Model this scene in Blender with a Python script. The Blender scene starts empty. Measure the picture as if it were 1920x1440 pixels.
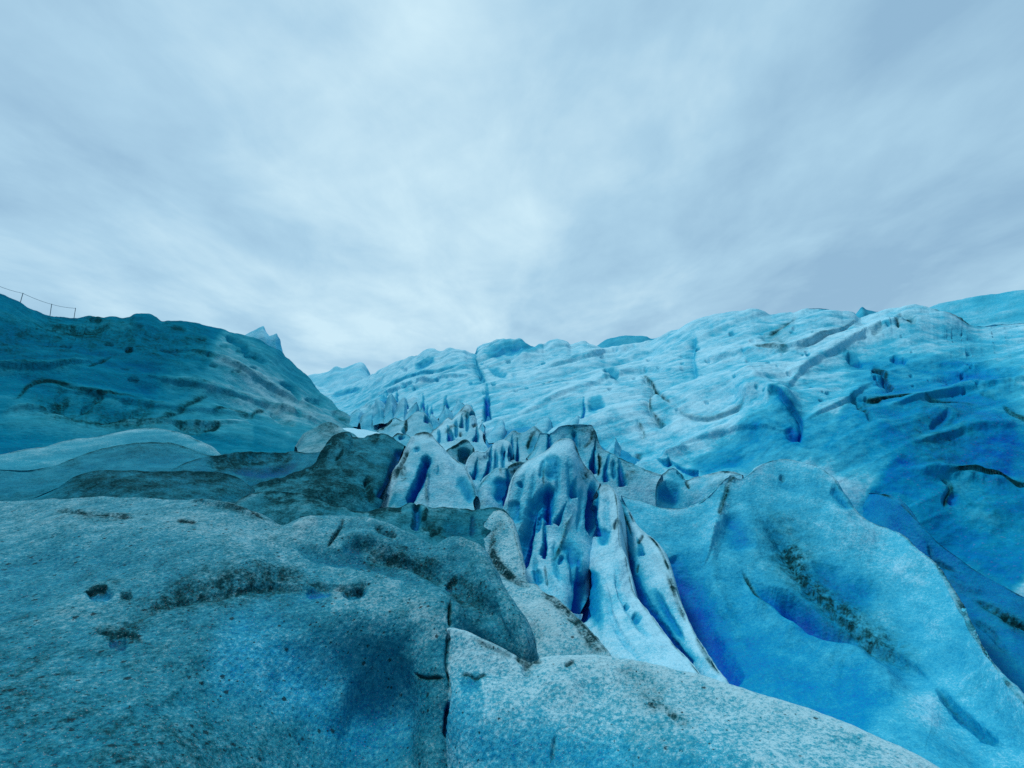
import bpy, math, random
import numpy as np
from mathutils import Vector, Matrix

random.seed(7)
RNG = np.random.default_rng(11)
scene = bpy.context.scene
COL = scene.collection

# ------------------------------------------------------------------ camera
FPX = 806.0                      # focal length in pixels of the 1920 px wide photograph
PITCH = math.radians(7.0)
EYE = np.array([0.0, 0.0, 1.75])
cp, sp = math.cos(PITCH), math.sin(PITCH)


def world(x, y, q):
    """photograph position + inverse distance -> point in metres"""
    x = np.asarray(x, float); y = np.asarray(y, float); q = np.asarray(q, float)
    d = 1.0 / q
    xr = (x - 960.0) / FPX
    yr = (720.0 - y) / FPX
    return np.stack([xr * d, (cp - yr * sp) * d, (sp + yr * cp) * d], -1) + EYE


cam_data = bpy.data.cameras.new('camera')
cam_data.sensor_width = 36.0
cam_data.lens = 36.0 * FPX / 1920.0
cam_data.clip_start = 0.05
cam_data.clip_end = 5000.0
cam = bpy.data.objects.new('camera', cam_data)
COL.objects.link(cam)
cam.location = EYE
cam.rotation_euler = (math.radians(90) + PITCH, 0, 0)
scene.camera = cam

# ------------------------------------------------------------------ noise
_perm = RNG.permutation(256).astype(np.int32)
_perm = np.concatenate([_perm, _perm, _perm])
_g = RNG.normal(size=(256, 3)); _g /= np.linalg.norm(_g, axis=1)[:, None]


def perlin(P):
    P = P.reshape(-1, 3)
    I = np.floor(P).astype(np.int64)
    F = P - I
    I = (I & 255).astype(np.int32)
    U = F * F * F * (F * (F * 6 - 15) + 10)
    out = 0
    for dx in (0, 1):
        wx = U[:, 0] if dx else 1 - U[:, 0]
        hx = _perm[(I[:, 0] + dx) & 255]
        for dy in (0, 1):
            wy = U[:, 1] if dy else 1 - U[:, 1]
            hy = _perm[(hx + I[:, 1] + dy) & 255]
            for dz in (0, 1):
                wz = U[:, 2] if dz else 1 - U[:, 2]
                h = _perm[(hy + I[:, 2] + dz) & 255]
                G = _g[h]
                dot = G[:, 0] * (F[:, 0] - dx) + G[:, 1] * (F[:, 1] - dy) + G[:, 2] * (F[:, 2] - dz)
                out = out + wx * wy * wz * dot
    return out * 1.5


def smooth(a, b, x):
    t = np.clip((x - a) / (b - a), 0, 1)
    return t * t * (3 - 2 * t)


# ------------------------------------------------------------------ lofting
def catmull(pts, n, by_len=True):
    """resample a polyline (k,m) to n points, smooth curve through all of them"""
    p = np.asarray(pts, float)
    seg = np.hypot(np.diff(p[:, 0]), np.diff(p[:, 1])) if by_len else np.linalg.norm(np.diff(p, axis=0), axis=1)
    t = np.concatenate([[0], np.cumsum(np.maximum(seg, 1e-6))])
    return hermite(t, p, np.linspace(0, t[-1], n))


def hermite(t, p, s):
    """cubic Hermite with limited finite-difference tangents (p: (k,...))"""
    k = len(t)
    h = np.diff(t)
    hs = h.reshape((-1,) + (1,) * (p.ndim - 1))
    d = np.diff(p, axis=0) / hs
    m = np.zeros_like(p)
    m[0] = d[0]; m[-1] = d[-1]
    if k > 2:
        w1 = hs[1:]; w0 = hs[:-1]
        m[1:-1] = (d[:-1] * w1 + d[1:] * w0) / (w0 + w1)
    i = np.clip(np.searchsorted(t, s, side='right') - 1, 0, k - 2)
    u = (s - t[i]) / h[i]
    u = u.reshape((-1,) + (1,) * (p.ndim - 1))
    hh = hs[i]
    h00 = 2 * u ** 3 - 3 * u ** 2 + 1; h10 = u ** 3 - 2 * u ** 2 + u
    h01 = -2 * u ** 3 + 3 * u ** 2; h11 = u ** 3 - u ** 2
    return h00 * p[i] + h10 * hh * m[i] + h01 * p[i + 1] + h11 * hh * m[i + 1]


STROKES = []


def stroke(who, pts, r, amp=0.0, prof='v', dirt=0.0, dw=None, blue=0.0, bw=None, taper=0.25, clean=0.0):
    """a feature that the ice has along a line: groove, lump, ledge, dirt band or clean blue ice, the blue also painting recess shade"""
    STROKES.append(dict(who=(who,) if isinstance(who, str) else who, pts=pts, r=r, amp=amp, prof=prof,
                        dirt=dirt, dw=dw or r, blue=blue, bw=bw or r, taper=taper, clean=clean))


def apply_strokes(name, B, dist_m):
    """B: (N,2) place of each vertex in the photograph -> height in metres, dirt, blue"""
    N = len(B)
    H = np.zeros(N); D = np.zeros(N); BL = np.zeros(N); CL = np.zeros(N)
    wob = None
    for s in STROKES:
        if name not in s['who']:
            continue
        p = np.asarray(s['pts'], float)
        R = max(s['r'] * 2.2, s['dw'] * 2.5, s['bw'] * 2.5) * 1.3 + 4
        lo = p[:, :2].min(0) - R; hi = p[:, :2].max(0) + R
        idx = np.nonzero((B[:, 0] > lo[0]) & (B[:, 0] < hi[0]) & (B[:, 1] > lo[1]) & (B[:, 1] < hi[1]))[0]
        if len(idx) == 0:
            continue
        # small wobble so that no edge is a ruled line
        q = np.concatenate([B[idx] / max(10.0, s['r'] * 1.6), np.full((len(idx), 1), 3.7)], 1)
        q2 = q * np.array([3.1, 3.1, 1.0]) + 12.7
        X = B[idx] + np.stack([perlin(q) + 0.5 * perlin(q2), perlin(q + 31.3) + 0.5 * perlin(q2 + 7.7)], 1) * min(s['r'], 40) * (0.05 if s['prof'] == 'step' else 0.45 if abs(s['amp']) < 2 else 0.06 if abs(s['amp']) > 30 else 0.2)
        tear = s['blue'] >= 0.6 and s['amp'] <= -8 and np.hypot(*np.diff(p[:, :2], axis=0).T).sum() < 80
        if tear:                                                    # a cleft: a hair at the top, widest at its foot
            p = np.concatenate([[p[0] + (p[0] - p[1]) * 0.9], p])
        if len(p) > 2:
            p = catmull(p, len(p) * 4)
        best = np.full(len(idx), 1e9); side = np.zeros(len(idx)); tt = np.zeros(len(idx))
        L = np.concatenate([[0], np.cumsum(np.hypot(*np.diff(p[:, :2], axis=0).T))])
        rad = p[:, 2] if p.shape[1] > 2 else None
        rr = np.full(len(idx), 1.0)
        for k in range(len(p) - 1):
            a = p[k, :2]; b = p[k + 1, :2]; ab = b - a; l2 = max((ab ** 2).sum(), 1e-9)
            u = np.clip(((X - a) @ ab) / l2, 0, 1)
            v = X - a - u[:, None] * ab
            dd = np.hypot(v[:, 0], v[:, 1])
            m = dd < best
            best[m] = dd[m]
            side[m] = (ab[0] * v[m, 1] - ab[1] * v[m, 0])
            tt[m] = (L[k] + u[m] * (L[k + 1] - L[k])) / max(L[-1], 1e-9)
            if rad is not None:
                rr[m] = p[k, 2] + u[m] * (p[k + 1, 2] - p[k, 2])
        tp = s['taper']
        tap = smooth(0, tp, tt) * smooth(0, tp, 1 - tt) if tp > 0 else np.ones(len(idx))
        thin = np.clip(0.3 + 0.7 * tap ** 0.7, 0.05, 1)              # features run out to a point
        if tear:
            thin = np.clip(0.12 + 0.88 * tt ** 0.9, 0.05, 1) * 0.85
            tap = np.clip(0.15 + 0.85 * tt, 0, 1) * smooth(0, 0.05, tt) * smooth(0, 0.04, 1 - tt)
        rr = rr * thin
        tap = tap ** 0.6
        sc = s['r'] * rr
        x = best / sc
        if s['prof'] == 'v':
            f = np.clip(1 - x, 0, 1) ** 1.15
        elif s['prof'] == 'u':
            f = np.clip(1 - x * x, 0, 1) ** 1.5
        elif s['prof'] == 'flat':
            f = 1 - smooth(0.55, 1.0, x)
        elif s['prof'] == 'gauss':
            f = np.exp(-x * x * 1.5)
        else:                                       # 'step': a ledge that falls on the right-hand side of the line
            f = np.where(side > 0, np.exp(-x * 1.3) * smooth(0, 0.35, x), 0) * (1 - smooth(1.6, 2.2, x))
        H[idx] += s['amp'] * (1.25 if tear else 1) * f * tap * dist_m[idx] / FPX * rr
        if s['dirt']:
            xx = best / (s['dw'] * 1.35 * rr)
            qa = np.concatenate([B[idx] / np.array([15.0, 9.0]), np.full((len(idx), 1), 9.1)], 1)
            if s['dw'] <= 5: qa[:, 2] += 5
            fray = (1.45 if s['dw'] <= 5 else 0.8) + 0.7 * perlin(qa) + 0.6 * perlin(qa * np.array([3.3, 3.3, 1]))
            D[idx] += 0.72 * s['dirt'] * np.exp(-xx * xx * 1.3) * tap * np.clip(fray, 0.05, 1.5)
        if s['clean']:
            xx = best / (s['bw'] * rr)
            CL[idx] = np.maximum(CL[idx], s['clean'] * np.exp(-1.1 * xx ** 2) * tap)
        if s['blue']:  # blue of the ice, also deepening hollows as painted shade
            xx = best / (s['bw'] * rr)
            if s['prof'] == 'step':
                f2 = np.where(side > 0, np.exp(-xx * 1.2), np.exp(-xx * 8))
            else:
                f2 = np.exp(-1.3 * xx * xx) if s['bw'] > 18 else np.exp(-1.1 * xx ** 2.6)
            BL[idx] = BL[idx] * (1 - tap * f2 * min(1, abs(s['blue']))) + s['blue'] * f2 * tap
    return H, D, BL, CL


def make_mesh(name, V, nu, nv, mat, attrs, flip=False):
    idx = np.arange(nu * nv).reshape(nv, nu)
    a = idx[:-1, :-1].ravel(); b = idx[:-1, 1:].ravel(); c = idx[1:, 1:].ravel(); d = idx[1:, :-1].ravel()
    F = np.stack([a, d, c, b] if not flip else [a, b, c, d], 1).astype(np.int32)
    me = bpy.data.meshes.new(name)
    me.vertices.add(len(V)); me.vertices.foreach_set('co', V.astype(np.float32).ravel())
    me.loops.add(F.size); me.loops.foreach_set('vertex_index', F.ravel())
    me.polygons.add(len(F))
    me.polygons.foreach_set('loop_start', np.arange(0, F.size, 4, dtype=np.int32))
    me.polygons.foreach_set('use_smooth', np.ones(len(F), bool))
    me.update(calc_edges=True)
    for k, arr in attrs.items():
        at = me.attributes.new(k, 'FLOAT', 'POINT')
        at.data.foreach_set('value', np.ascontiguousarray(arr, dtype=np.float32))
    me.materials.append(mat)
    ob = bpy.data.objects.new(name, me)
    COL.objects.link(ob)
    return ob


def grid_normals(G):
    du = np.gradient(G, axis=1); dv = np.gradient(G, axis=0)
    n = np.cross(du, dv)
    l = np.linalg.norm(n, axis=2, keepdims=True)
    n = n / np.maximum(l, 1e-12)
    return n


def ice(name, key, rows, mat, label, cat, kind=None, group=None, edge=0.0, rim=0.0, round_w=0.15, drop=2.0, step=1.7, rough=1.0,
        jag=0.0, blue=0.15, dirt=0.1, strata=None, perp=True, mottle=1.0, back=True):
    """loft a body of ice through its crest line and the lines below it, with a back that falls away"""
    P = [np.asarray(r, float).copy() for r in rows]
    for p in P:
        p[:, 2] = 1.0 / p[:, 2]
    ln = max(np.hypot(*np.diff(p[:, :2], axis=0).T).sum() for p in P)
    nu = int(max(12, ln / step))
    R = np.stack([catmull(p, nu) for p in P])                      # rows, nu, 3
    if jag > 0:
        s = np.arange(nu) * (ln / nu)
        q = np.stack([s / 23.0, np.full(nu, 1.7 + len(name)), np.full(nu, rows[0][0][0] * 0.37)], 1)
        j = perlin(q) + 0.6 * perlin(q * 2.3 + 5) + 0.4 * perlin(q * 5.1 + 9)
        R[0, :, 1] += j * jag
        if len(R) > 2:
            R[1, :, 1] += j * jag * 0.3
    gap = np.hypot(*(np.diff(R[:, :, :2], axis=0)).transpose(2, 0, 1)).mean(1)
    t = np.concatenate([[0], np.cumsum(np.maximum(gap, 1.0))])
    nv = int(max(6, np.hypot(*(np.diff(R[:, :, :2], axis=0)).transpose(2, 0, 1)).sum(0).max() / step))
    S = hermite(t, R, np.linspace(0, t[-1], nv))                    # nv, nu, 3
    S[:, :, 2] = np.clip(S[:, :, 2], 1 / 400.0, 1.0)
    G = world(S[..., 0], S[..., 1], S[..., 2])
    B = S[..., :2]
    nb = 0
    if back:
        c = G[0]
        tan = np.gradient(c, axis=0); tan[:, 2] = 0
        tan /= np.maximum(np.linalg.norm(tan, axis=1), 1e-9)[:, None]
        away = c - EYE; away[:, 2] = 0
        away /= np.linalg.norm(away, axis=1)[:, None]
        n = np.stack([-tan[:, 1], tan[:, 0], np.zeros(nu)], 1)
        fr = (G[min(nv - 1, max(2, nv // 6))] - c); fr[:, 2] = 0
        sgn = np.sign((n * fr).sum(1)).copy(); sgn[sgn == 0] = 1
        n = -n * sgn[:, None]
        if perp:
            n = n * 1.0 + away * 0.5
        else:
            n = away.copy()
        ker = max(3, nu // 20) | 1                                  # smooth the direction along the crest
        pad = np.pad(n, ((ker // 2, ker // 2), (0, 0)), mode='edge')
        n = np.stack([np.convolve(pad[:, k], np.ones(ker) / ker, 'valid') for k in range(3)], 1)
        n /= np.maximum(np.linalg.norm(n, axis=1), 1e-6)[:, None]
        scl = (1 / S[0, :, 2]) / np.median(1 / S[0, :, 2])
        ph = np.radians([6, 14, 24, 36, 50, 64, 78])
        offs = [(math.sin(a), 1 - math.cos(a)) for a in ph]
        brow = [c + n * (round_w * scl * o[0])[:, None] - np.array([0, 0, 1.0]) * (round_w * 1.6 * scl * o[1])[:, None] for o in offs]
        last = brow[-1]
        for e in np.linspace(0.06, 1, 9) ** 1.3:
            brow.append(last + n * (round_w * 0.8 * e + drop * 0.22 * e) - np.array([0, 0, drop * e]))
        nb = len(brow)
        G = np.concatenate([np.stack(brow[::-1]), G], 0)
        B = np.concatenate([np.repeat(B[:1], nb, 0), B], 0)
    NV = G.shape[0]
    Nn = grid_normals(G)
    tocam = EYE - G[nb:]
    if (Nn[nb:] * tocam).sum() < 0:
        Nn = -Nn; flip = False
    else:
        flip = True
    # orient faces with the normals
    Pn = G.reshape(-1, 3).copy()
    dist = np.linalg.norm(Pn - EYE, axis=1)
    H, D, BL, CL = apply_strokes(key, B.reshape(-1, 2), dist)
    if nb:
        fade = np.ones((NV, nu)); fade[:nb] = np.linspace(0, 1, nb)[:, None] ** 1.5
        H *= fade.ravel()
    # broken-up relief, every octave as large as it is in the ice, dropped where it is finer than the mesh
    off = np.array([hash(len(key)) % 7, 2.3, 5.1])
    var = np.zeros(len(Pn)); hh = np.zeros(len(Pn))
    for lam in (3.2, 1.55, 0.76, 0.37, 0.18, 0.09, 0.045):
        lpx = lam * FPX / dist
        w = smooth(3.0, 6.0, lpx) * (1 - 0.7 * smooth(160, 420, lpx))
        act = w > 1e-3
        if not act.any():
            continue
        n = np.zeros(len(Pn)); n[act] = perlin(Pn[act] / lam + off)
        if lam in (1.55, 0.37):
            n = n * 0.6 + (0.35 - np.abs(n)) * 0.5
        hh += n * w * lam * 0.062
        var += n * w * (0.45 if lpx.mean() > 10 else 0.25)
    if strata is not None:
        a = (world(*strata[1][:2], 1 / strata[1][2]) - world(*strata[0][:2], 1 / strata[0][2]))
        a = a / np.linalg.norm(a)
        Q = Pn - 0.965 * (Pn @ a)[:, None] * a
        for lam in (4.6, 2.2, 1.0, 0.45, 0.2):
            lpx = lam * FPX / dist
            w = smooth(2.5, 6.0, lpx) * (1 - 0.8 * smooth(130, 330, lpx))
            n = perlin(Q / lam + 17.0)
            n = n * 0.5 + (0.3 - np.abs(n)) * 0.7
            hh += n * w * lam * 0.10 * strata[2]
            var += n * w * 0.35
    H = H + hh * rough
    Pn = Pn + Nn.reshape(-1, 3) * H[:, None]
    big = perlin(Pn / (0.045 * np.median(dist)) + 3.3) * 0.6 + perlin(Pn / (0.018 * np.median(dist)) + 8.3) * 0.4
    bl = np.clip(blue + (0.16 * big - 0.12 * var) * mottle + BL, 0, 1.15)
    if rim:                                                         # pale crust tone along the crest, painting it as lit
        rp = np.hypot(*(S[:, :, :2] - S[:1, :, :2]).transpose(2, 0, 1))
        rr_ = np.zeros((NV, nu)); rr_[nb:] = np.exp(-(rp / 15.0) ** 1.5); rr_[:nb] = 1
        bl = np.clip(bl - rim * rr_.ravel(), 0, 1.15)
    if edge:                                                        # dust caught along the crest
        ed = np.zeros((NV, nu))
        rp = np.hypot(*(S[:, :, :2] - S[:1, :, :2]).transpose(2, 0, 1))
        s1 = np.arange(nu) * (ln / nu)
        en = perlin(np.stack([s1 / 19.0, np.full(nu, 4.4), np.full(nu, rows[0][0][1] * 0.31)], 1))
        ed[nb:] = np.exp(-(rp / 2.7) ** 2) * np.clip(0.72 + en * 1.0, 0.1, 1.3)
        ed[:nb] = 0.15
        D = D + edge * ed.ravel()
    dt = np.clip((dirt + D) * (1 + 0.45 * big + 0.3 * var), 0, 1.3)
    ob = make_mesh(name, Pn, nu, NV, mat, {'blue': bl, 'dirt': dt, 'clean': CL}, flip)
    ob['label'] = label; ob['category'] = cat
    if kind: ob['kind'] = kind
    if group: ob['group'] = group
    return ob


# ------------------------------------------------------------------ materials
CLEAN = ((0.36, 0.72, 0.88), (0.050, 0.46, 0.66), (0.003, 0.285, 0.52), (0.0, 0.185, 0.51), (0.0, 0.080, 0.44))
SILTY = ((0.35, 0.63, 0.73), (0.038, 0.345, 0.475), (0.003, 0.21, 0.35), (0.0, 0.125, 0.28), (0.0, 0.065, 0.27))


def ice_material(name, s, bump=0.5, gr=0.5, cols=None, spec=0.06):
    """weathered ice: pale crust of crystals over clear blue ice, with dark dust in it. s = crystals per metre"""
    cols = cols or CLEAN
    m = bpy.data.materials.new(name); m.use_nodes = True
    nt = m.node_tree; N = nt.nodes; L = nt.links
    N.clear()
    out = N.new('ShaderNodeOutputMaterial'); bs = N.new('ShaderNodeBsdfPrincipled')
    L.new(bs.outputs[0], out.inputs[0])
    geo = N.new('ShaderNodeNewGeometry')
    ab = N.new('ShaderNodeAttribute'); ab.attribute_name = 'blue'
    ad = N.new('ShaderNodeAttribute'); ad.attribute_name = 'dirt'

    def noise(scale, detail=4, rough=0.6, dist=0.0):
        n = N.new('ShaderNodeTexNoise'); n.inputs['Scale'].default_value = scale
        n.inputs['Detail'].default_value = detail; n.inputs['Roughness'].default_value = rough
        n.inputs['Distortion'].default_value = dist
        L.new(geo.outputs['Position'], n.inputs['Vector'])
        return n.outputs['Fac']

    def math_(op, a, b=None, c=None, clamp=False):
        n = N.new('ShaderNodeMath'); n.operation = op; n.use_clamp = clamp
        for i, v in enumerate((a, b, c)):
            if v is None: continue
            if isinstance(v, (int, float)): n.inputs[i].default_value = v
            else: L.new(v, n.inputs[i])
        return n.outputs[0]

    def mix(f, a, b):
        n = N.new('ShaderNodeMix'); n.data_type = 'RGBA'
        for i, v in ((0, f), (6, a), (7, b)):
            if isinstance(v, (int, float)): n.inputs[i].default_value = v
            elif isinstance(v, tuple): n.inputs[i].default_value = v + (1,) if len(v) == 3 else v
            else: L.new(v, n.inputs[i])
        return n.outputs[2]

    n1 = noise(s, 5, 0.65)
    n2 = noise(s * 0.27, 4, 0.6, 0.3)
    n3 = noise(s * 2.7, 3, 0.6)
    vor = N.new('ShaderNodeTexVoronoi'); vor.inputs['Scale'].default_value = s * 0.8
    L.new(geo.outputs['Position'], vor.inputs['Vector'])
    # clear-ice amount broken up by crystals
    grain = math_('ADD', math_('MULTIPLY_ADD', n1, 1.7 if s > 25 else 0.8, -0.85 if s > 25 else -0.4), math_('MULTIPLY_ADD', n3, 1.1, -0.55))
    g2 = math_('MULTIPLY_ADD', n2, 0.3, -0.15)
    gsum = math_('ADD', grain, g2)
    bfac = math_('MULTIPLY_ADD', gsum, gr, ab.outputs['Fac'], clamp=True)
    ramp = N.new('ShaderNodeValToRGB')
    cr = ramp.color_ramp
    cr.elements[0].position = 0.0; cr.elements[0].color = cols[0] + (1,)
    cr.elements[1].position = 1.0; cr.elements[1].color = cols[4] + (1,)
    for pos, c in ((0.30, cols[1]), (0.58, cols[2]), (0.82, cols[3])):
        e = cr.elements.new(pos); e.color = c + (1,)
    L.new(bfac, ramp.inputs[0])
    icecol = ramp.outputs[0]
    if cols is not CLEAN:                                           # washed ice without silt shows its own blue
        r2 = N.new('ShaderNodeValToRGB'); c2_ = r2.color_ramp
        c2_.elements[0].color = CLEAN[0] + (1,); c2_.elements[1].color = CLEAN[4] + (1,)
        for pos, c in ((0.30, CLEAN[1]), (0.58, CLEAN[2]), (0.82, CLEAN[3])):
            e = c2_.elements.new(pos); e.color = c + (1,)
        L.new(bfac, r2.inputs[0])
        ac = N.new('ShaderNodeAttribute'); ac.attribute_name = 'clean'
        icecol = mix(ac.outputs['Fac'], icecol, r2.outputs[0])
    # dust: dark grains gathered where the ice is dirty
    sp_ = math_('ADD', math_('MULTIPLY', n1, 0.62), math_('MULTIPLY', n3, 0.38))
    sp2 = math_('ADD', math_('MULTIPLY', sp_, 0.86), math_('MULTIPLY', n2, 0.14))
    # film of silt everywhere plus speckles that close up as the dirt rises
    thr = math_('MULTIPLY_ADD', ad.outputs['Fac'], -0.26, 0.665)
    speck = math_('MULTIPLY', math_('SUBTRACT', sp2, thr), 5.0, clamp=True)
    speck = math_('MULTIPLY', speck, math_('MULTIPLY', ad.outputs['Fac'], 2.2, clamp=True))
    film = math_('MULTIPLY', ad.outputs['Fac'], math_('MULTIPLY_ADD', n2, 1.2, 0.25), clamp=True)
    c1 = mix(math_('MULTIPLY', film, 0.95, clamp=True), icecol, (0.004, 0.085, 0.105))
    c2 = mix(math_('MULTIPLY', speck, 0.9), c1, (0.002, 0.021, 0.029))
    # single bright crystals
    cry = math_('MULTIPLY', math_('SUBTRACT', n3, 0.62), 9.0, clamp=True)
    c3 = mix(math_('MULTIPLY', cry, 0.45 if s > 25 else 0.08), c2, (0.75, 0.86, 0.9))
    if s > 25:                                                      # grains of rock lying on the near ice
        for gs, lim, off in ((13.0, 0.30, 0.0), (26.0, 0.30, 3.3)):
            v2 = N.new('ShaderNodeTexVoronoi'); v2.inputs['Scale'].default_value = gs
            mp = N.new('ShaderNodeVectorMath'); mp.operation = 'ADD'; mp.inputs[1].default_value = (off, off, off)
            L.new(geo.outputs['Position'], mp.inputs[0]); L.new(mp.outputs[0], v2.inputs['Vector'])
            sc_ = N.new('ShaderNodeSeparateColor'); L.new(v2.outputs['Color'], sc_.inputs[0])
            pick = math_('LESS_THAN', sc_.outputs[0], math_('MULTIPLY', ad.outputs['Fac'], 0.62))
            edge_ = math_('MULTIPLY_ADD', n3, 0.5, math_('MULTIPLY_ADD', sc_.outputs[1], 0.22, -0.14))
            near_ = math_('MULTIPLY', math_('SUBTRACT', edge_, v2.outputs['Distance']), 9.0, clamp=True)
            c3 = mix(math_('MULTIPLY', math_('MULTIPLY', near_, pick), 0.85), c3, (0.006, 0.022, 0.03))
    L.new(c3, bs.inputs['Base Color'])
    rg = math_('MULTIPLY_ADD', ab.outputs['Fac'], -0.22, 0.62)
    rg = math_('MAXIMUM', rg, 0.36)
    L.new(rg, bs.inputs['Roughness'])
    bs.inputs['IOR'].default_value = 1.31
    L.new(math_('MULTIPLY_ADD', speck, -spec, spec), bs.inputs['Specular IOR Level'])
    h = math_('ADD', math_('MULTIPLY', n1, 0.6), math_('MULTIPLY', n3, 0.3))
    h = math_('ADD', h, math_('MULTIPLY', vor.outputs['Distance'], 0.5))
    bp = N.new('ShaderNodeBump'); bp.inputs['Strength'].default_value = bump
    bp.inputs['Distance'].default_value = 1.1 / s
    L.new(h, bp.inputs['Height']); L.new(bp.outputs[0], bs.inputs['Normal'])
    return m


NEAR = ice_material('granular ice', 30.0, 0.6, 0.8, SILTY, 0.06)
MID = ice_material('weathered ice', 20.0, 0.4, 0.6)
DIRTY = ice_material('silty ice', 22.0, 0.45, 0.6, SILTY, 0.02)
SLOPE = ice_material('dusty ice slope', 9.0, 0.4, 0.4, SILTY, 0.0)
FAR = ice_material('distant ice', 5.5, 0.3, 0.4, None, 0.02)


def plain(name, col, rough=0.5, metal=0.0, sc=40):
    m = bpy.data.materials.new(name); m.use_nodes = True
    nt = m.node_tree; bs = nt.nodes['Principled BSDF']
    n = nt.nodes.new('ShaderNodeTexNoise'); n.inputs['Scale'].default_value = sc
    r = nt.nodes.new('ShaderNodeValToRGB')
    r.color_ramp.elements[0].color = tuple(c * 0.7 for c in col) + (1,)
    r.color_ramp.elements[1].color = tuple(min(1, c * 1.3) for c in col) + (1,)
    nt.links.new(n.outputs['Fac'], r.inputs[0]); nt.links.new(r.outputs[0], bs.inputs['Base Color'])
    bs.inputs['Roughness'].default_value = rough; bs.inputs['Metallic'].default_value = metal
    return m


# ------------------------------------------------------------------ features of the ice, with painted light and shade, traced along each body
RH = 'right hill'; LH = 'left slope'; FG = 'foreground'; LIP = 'lip'; CN = 'cone'; F1 = 'fin'; F2 = 'outer fin'
L4 = 'shoulder'; RA = 'pale ridge'; S5 = 'dark shelf'; S4 = 'dirty ridge'; LF = 'left fin'; VS = 'valley side'

# --- foreground mound
stroke(FG, [(0, 1030), (120, 1015), (300, 1020), (450, 1045), (600, 1070)], 60, 13.6, 'gauss')
stroke(FG, [(280, 1155), (350, 1120), (430, 1108), (520, 1092), (580, 1098), (640, 1108)], 26, -10.2, 'step', dirt=0.0)
stroke(FG, [(270, 1165), (340, 1125), (430, 1112), (500, 1098), (560, 1088), (600, 1098)], 20, -5.1, 'u', dirt=0.75, dw=24)
stroke(FG, [(180, 1190), (240, 1185), (280, 1150), (330, 1130)], 16, -3.4, 'u', dirt=0.5, dw=20)
stroke(FG, [(570, 1090), (620, 1102), (665, 1104), (705, 1090)], 9, -8.5, 'v', dirt=0.95, dw=6)
stroke(FG, [(640, 1122), (668, 1115), (690, 1104)], 13, -15.3, 'u', blue=0.4, bw=11, clean=1.0)
stroke(FG, [(570, 1108), (600, 1112), (625, 1114)], 9, -5.1, 'u', blue=0.4, bw=9, clean=1.0)
stroke(FG, [(158, 1122), (190, 1122), (215, 1126)], 12, -8.5, 'u', blue=0.4, bw=12, clean=1.0)
stroke(FG, [(155, 1115), (180, 1110), (205, 1112)], 5, -6.8, 'v', dirt=0.9, dw=5)
stroke(FG, [(222, 1124), (250, 1126)], 6, -6.8, 'v', dirt=0.9, dw=7)
stroke(FG, [(95, 960), (125, 962), (160, 975), (200, 978), (265, 988)], 7, -6.8, 'v', dirt=0.85, dw=9)
stroke(FG, [(330, 993), (370, 998)], 4, -5.1, 'v', dirt=0.8, dw=4)
stroke(FG, [(350, 940), (400, 945), (440, 955), (490, 982)], 6, 5.1, 'u', dirt=0.35, dw=10)
stroke(FG, [(410, 942), (450, 957), (500, 980)], 3, -5.1, 'v', dirt=0.8, dw=3)
stroke(FG, [(170, 1185), (200, 1195), (250, 1200), (270, 1215)], 6, -3.4, 'u', dirt=0.7, dw=9)
stroke(FG, [(200, 1210), (240, 1215)], 16, -5.1, 'u', blue=0.5, bw=15)
stroke(FG, [(-60, 1300), (60, 1330), (200, 1380), (350, 1420)], 120, 0, 'u', dirt=0.42, dw=110, taper=0)
stroke(FG, [(-60, 985), (120, 985), (300, 990), (480, 1015), (640, 1050), (760, 1075)], 40, 0, 'u', blue=-0.2, bw=55, taper=0.02)
stroke(FG, [(620, 1130), (720, 1145), (800, 1160), (838, 1190)], 30, 0, 'u', blue=-0.24, bw=38, taper=0.05)
stroke(FG, [(60, 1170), (150, 1150), (260, 1130)], 30, 0, 'u', blue=-0.12, bw=60)
stroke(FG, [(845, 1125), (842, 1150), (843, 1180)], 4, -6.8, 'v', dirt=0.8, dw=3)
# flank above the hollow: clear ice showing, then the hollow's painted shade
stroke(FG, [(380, 1215), (470, 1240), (560, 1290), (600, 1360)], 70, 0, 'u', blue=-0.02, bw=95, dirt=-0.45, dw=70, clean=1.0)
stroke(FG, [(560, 1330), (700, 1370), (810, 1400)], 75, 0, 'u', blue=0.14, bw=110, dirt=-0.2, dw=90, taper=0.3, clean=0.8)  # shaded hollow painted in with deeper blue
stroke(FG, [(590, 1150), (690, 1160), (800, 1185)], 40, 8.5, 'gauss', blue=0.05)
stroke(FG, [(640, 1300), (720, 1330), (800, 1330)], 90, -17, 'gauss')
# long furrow from the nub to the groove
stroke(FG, [(615, 1000), (650, 1015), (700, 1025), (760, 1045), (810, 1072), (850, 1095), (900, 1130), (945, 1180)], 24, -12, 'u', dirt=0.34, dw=22)
stroke(FG, [(660, 1037), (700, 1040), (760, 1050), (800, 1066), (835, 1088)], 12, -6.8, 'u', dirt=0.5, dw=14)
stroke(FG, [(540, 1025), (600, 1040), (660, 1048), (720, 1062), (790, 1095)], 17, -10.2, 'u', blue=0.28, bw=14)
stroke(FG, [(640, 1003), (700, 1012), (745, 1030), (790, 1050)], 14, 11.9, 'gauss')
stroke(FG, [(850, 1090), (880, 1110), (900, 1140), (930, 1170)], 38, -6, 'u', dirt=0.32, dw=34)
stroke(FG, [(880, 1040), (905, 1085), (940, 1140), (970, 1200)], 14, 8.5, 'gauss')
stroke(FG, [(645, 972), (640, 985), (628, 1005), (612, 1030)], 4, -8.5, 'v', dirt=0.7, dw=3)
stroke(FG, [(545, 988), (560, 990), (580, 985), (600, 975)], 13, 5.1, 'gauss', blue=-0.25, bw=14)
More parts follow.
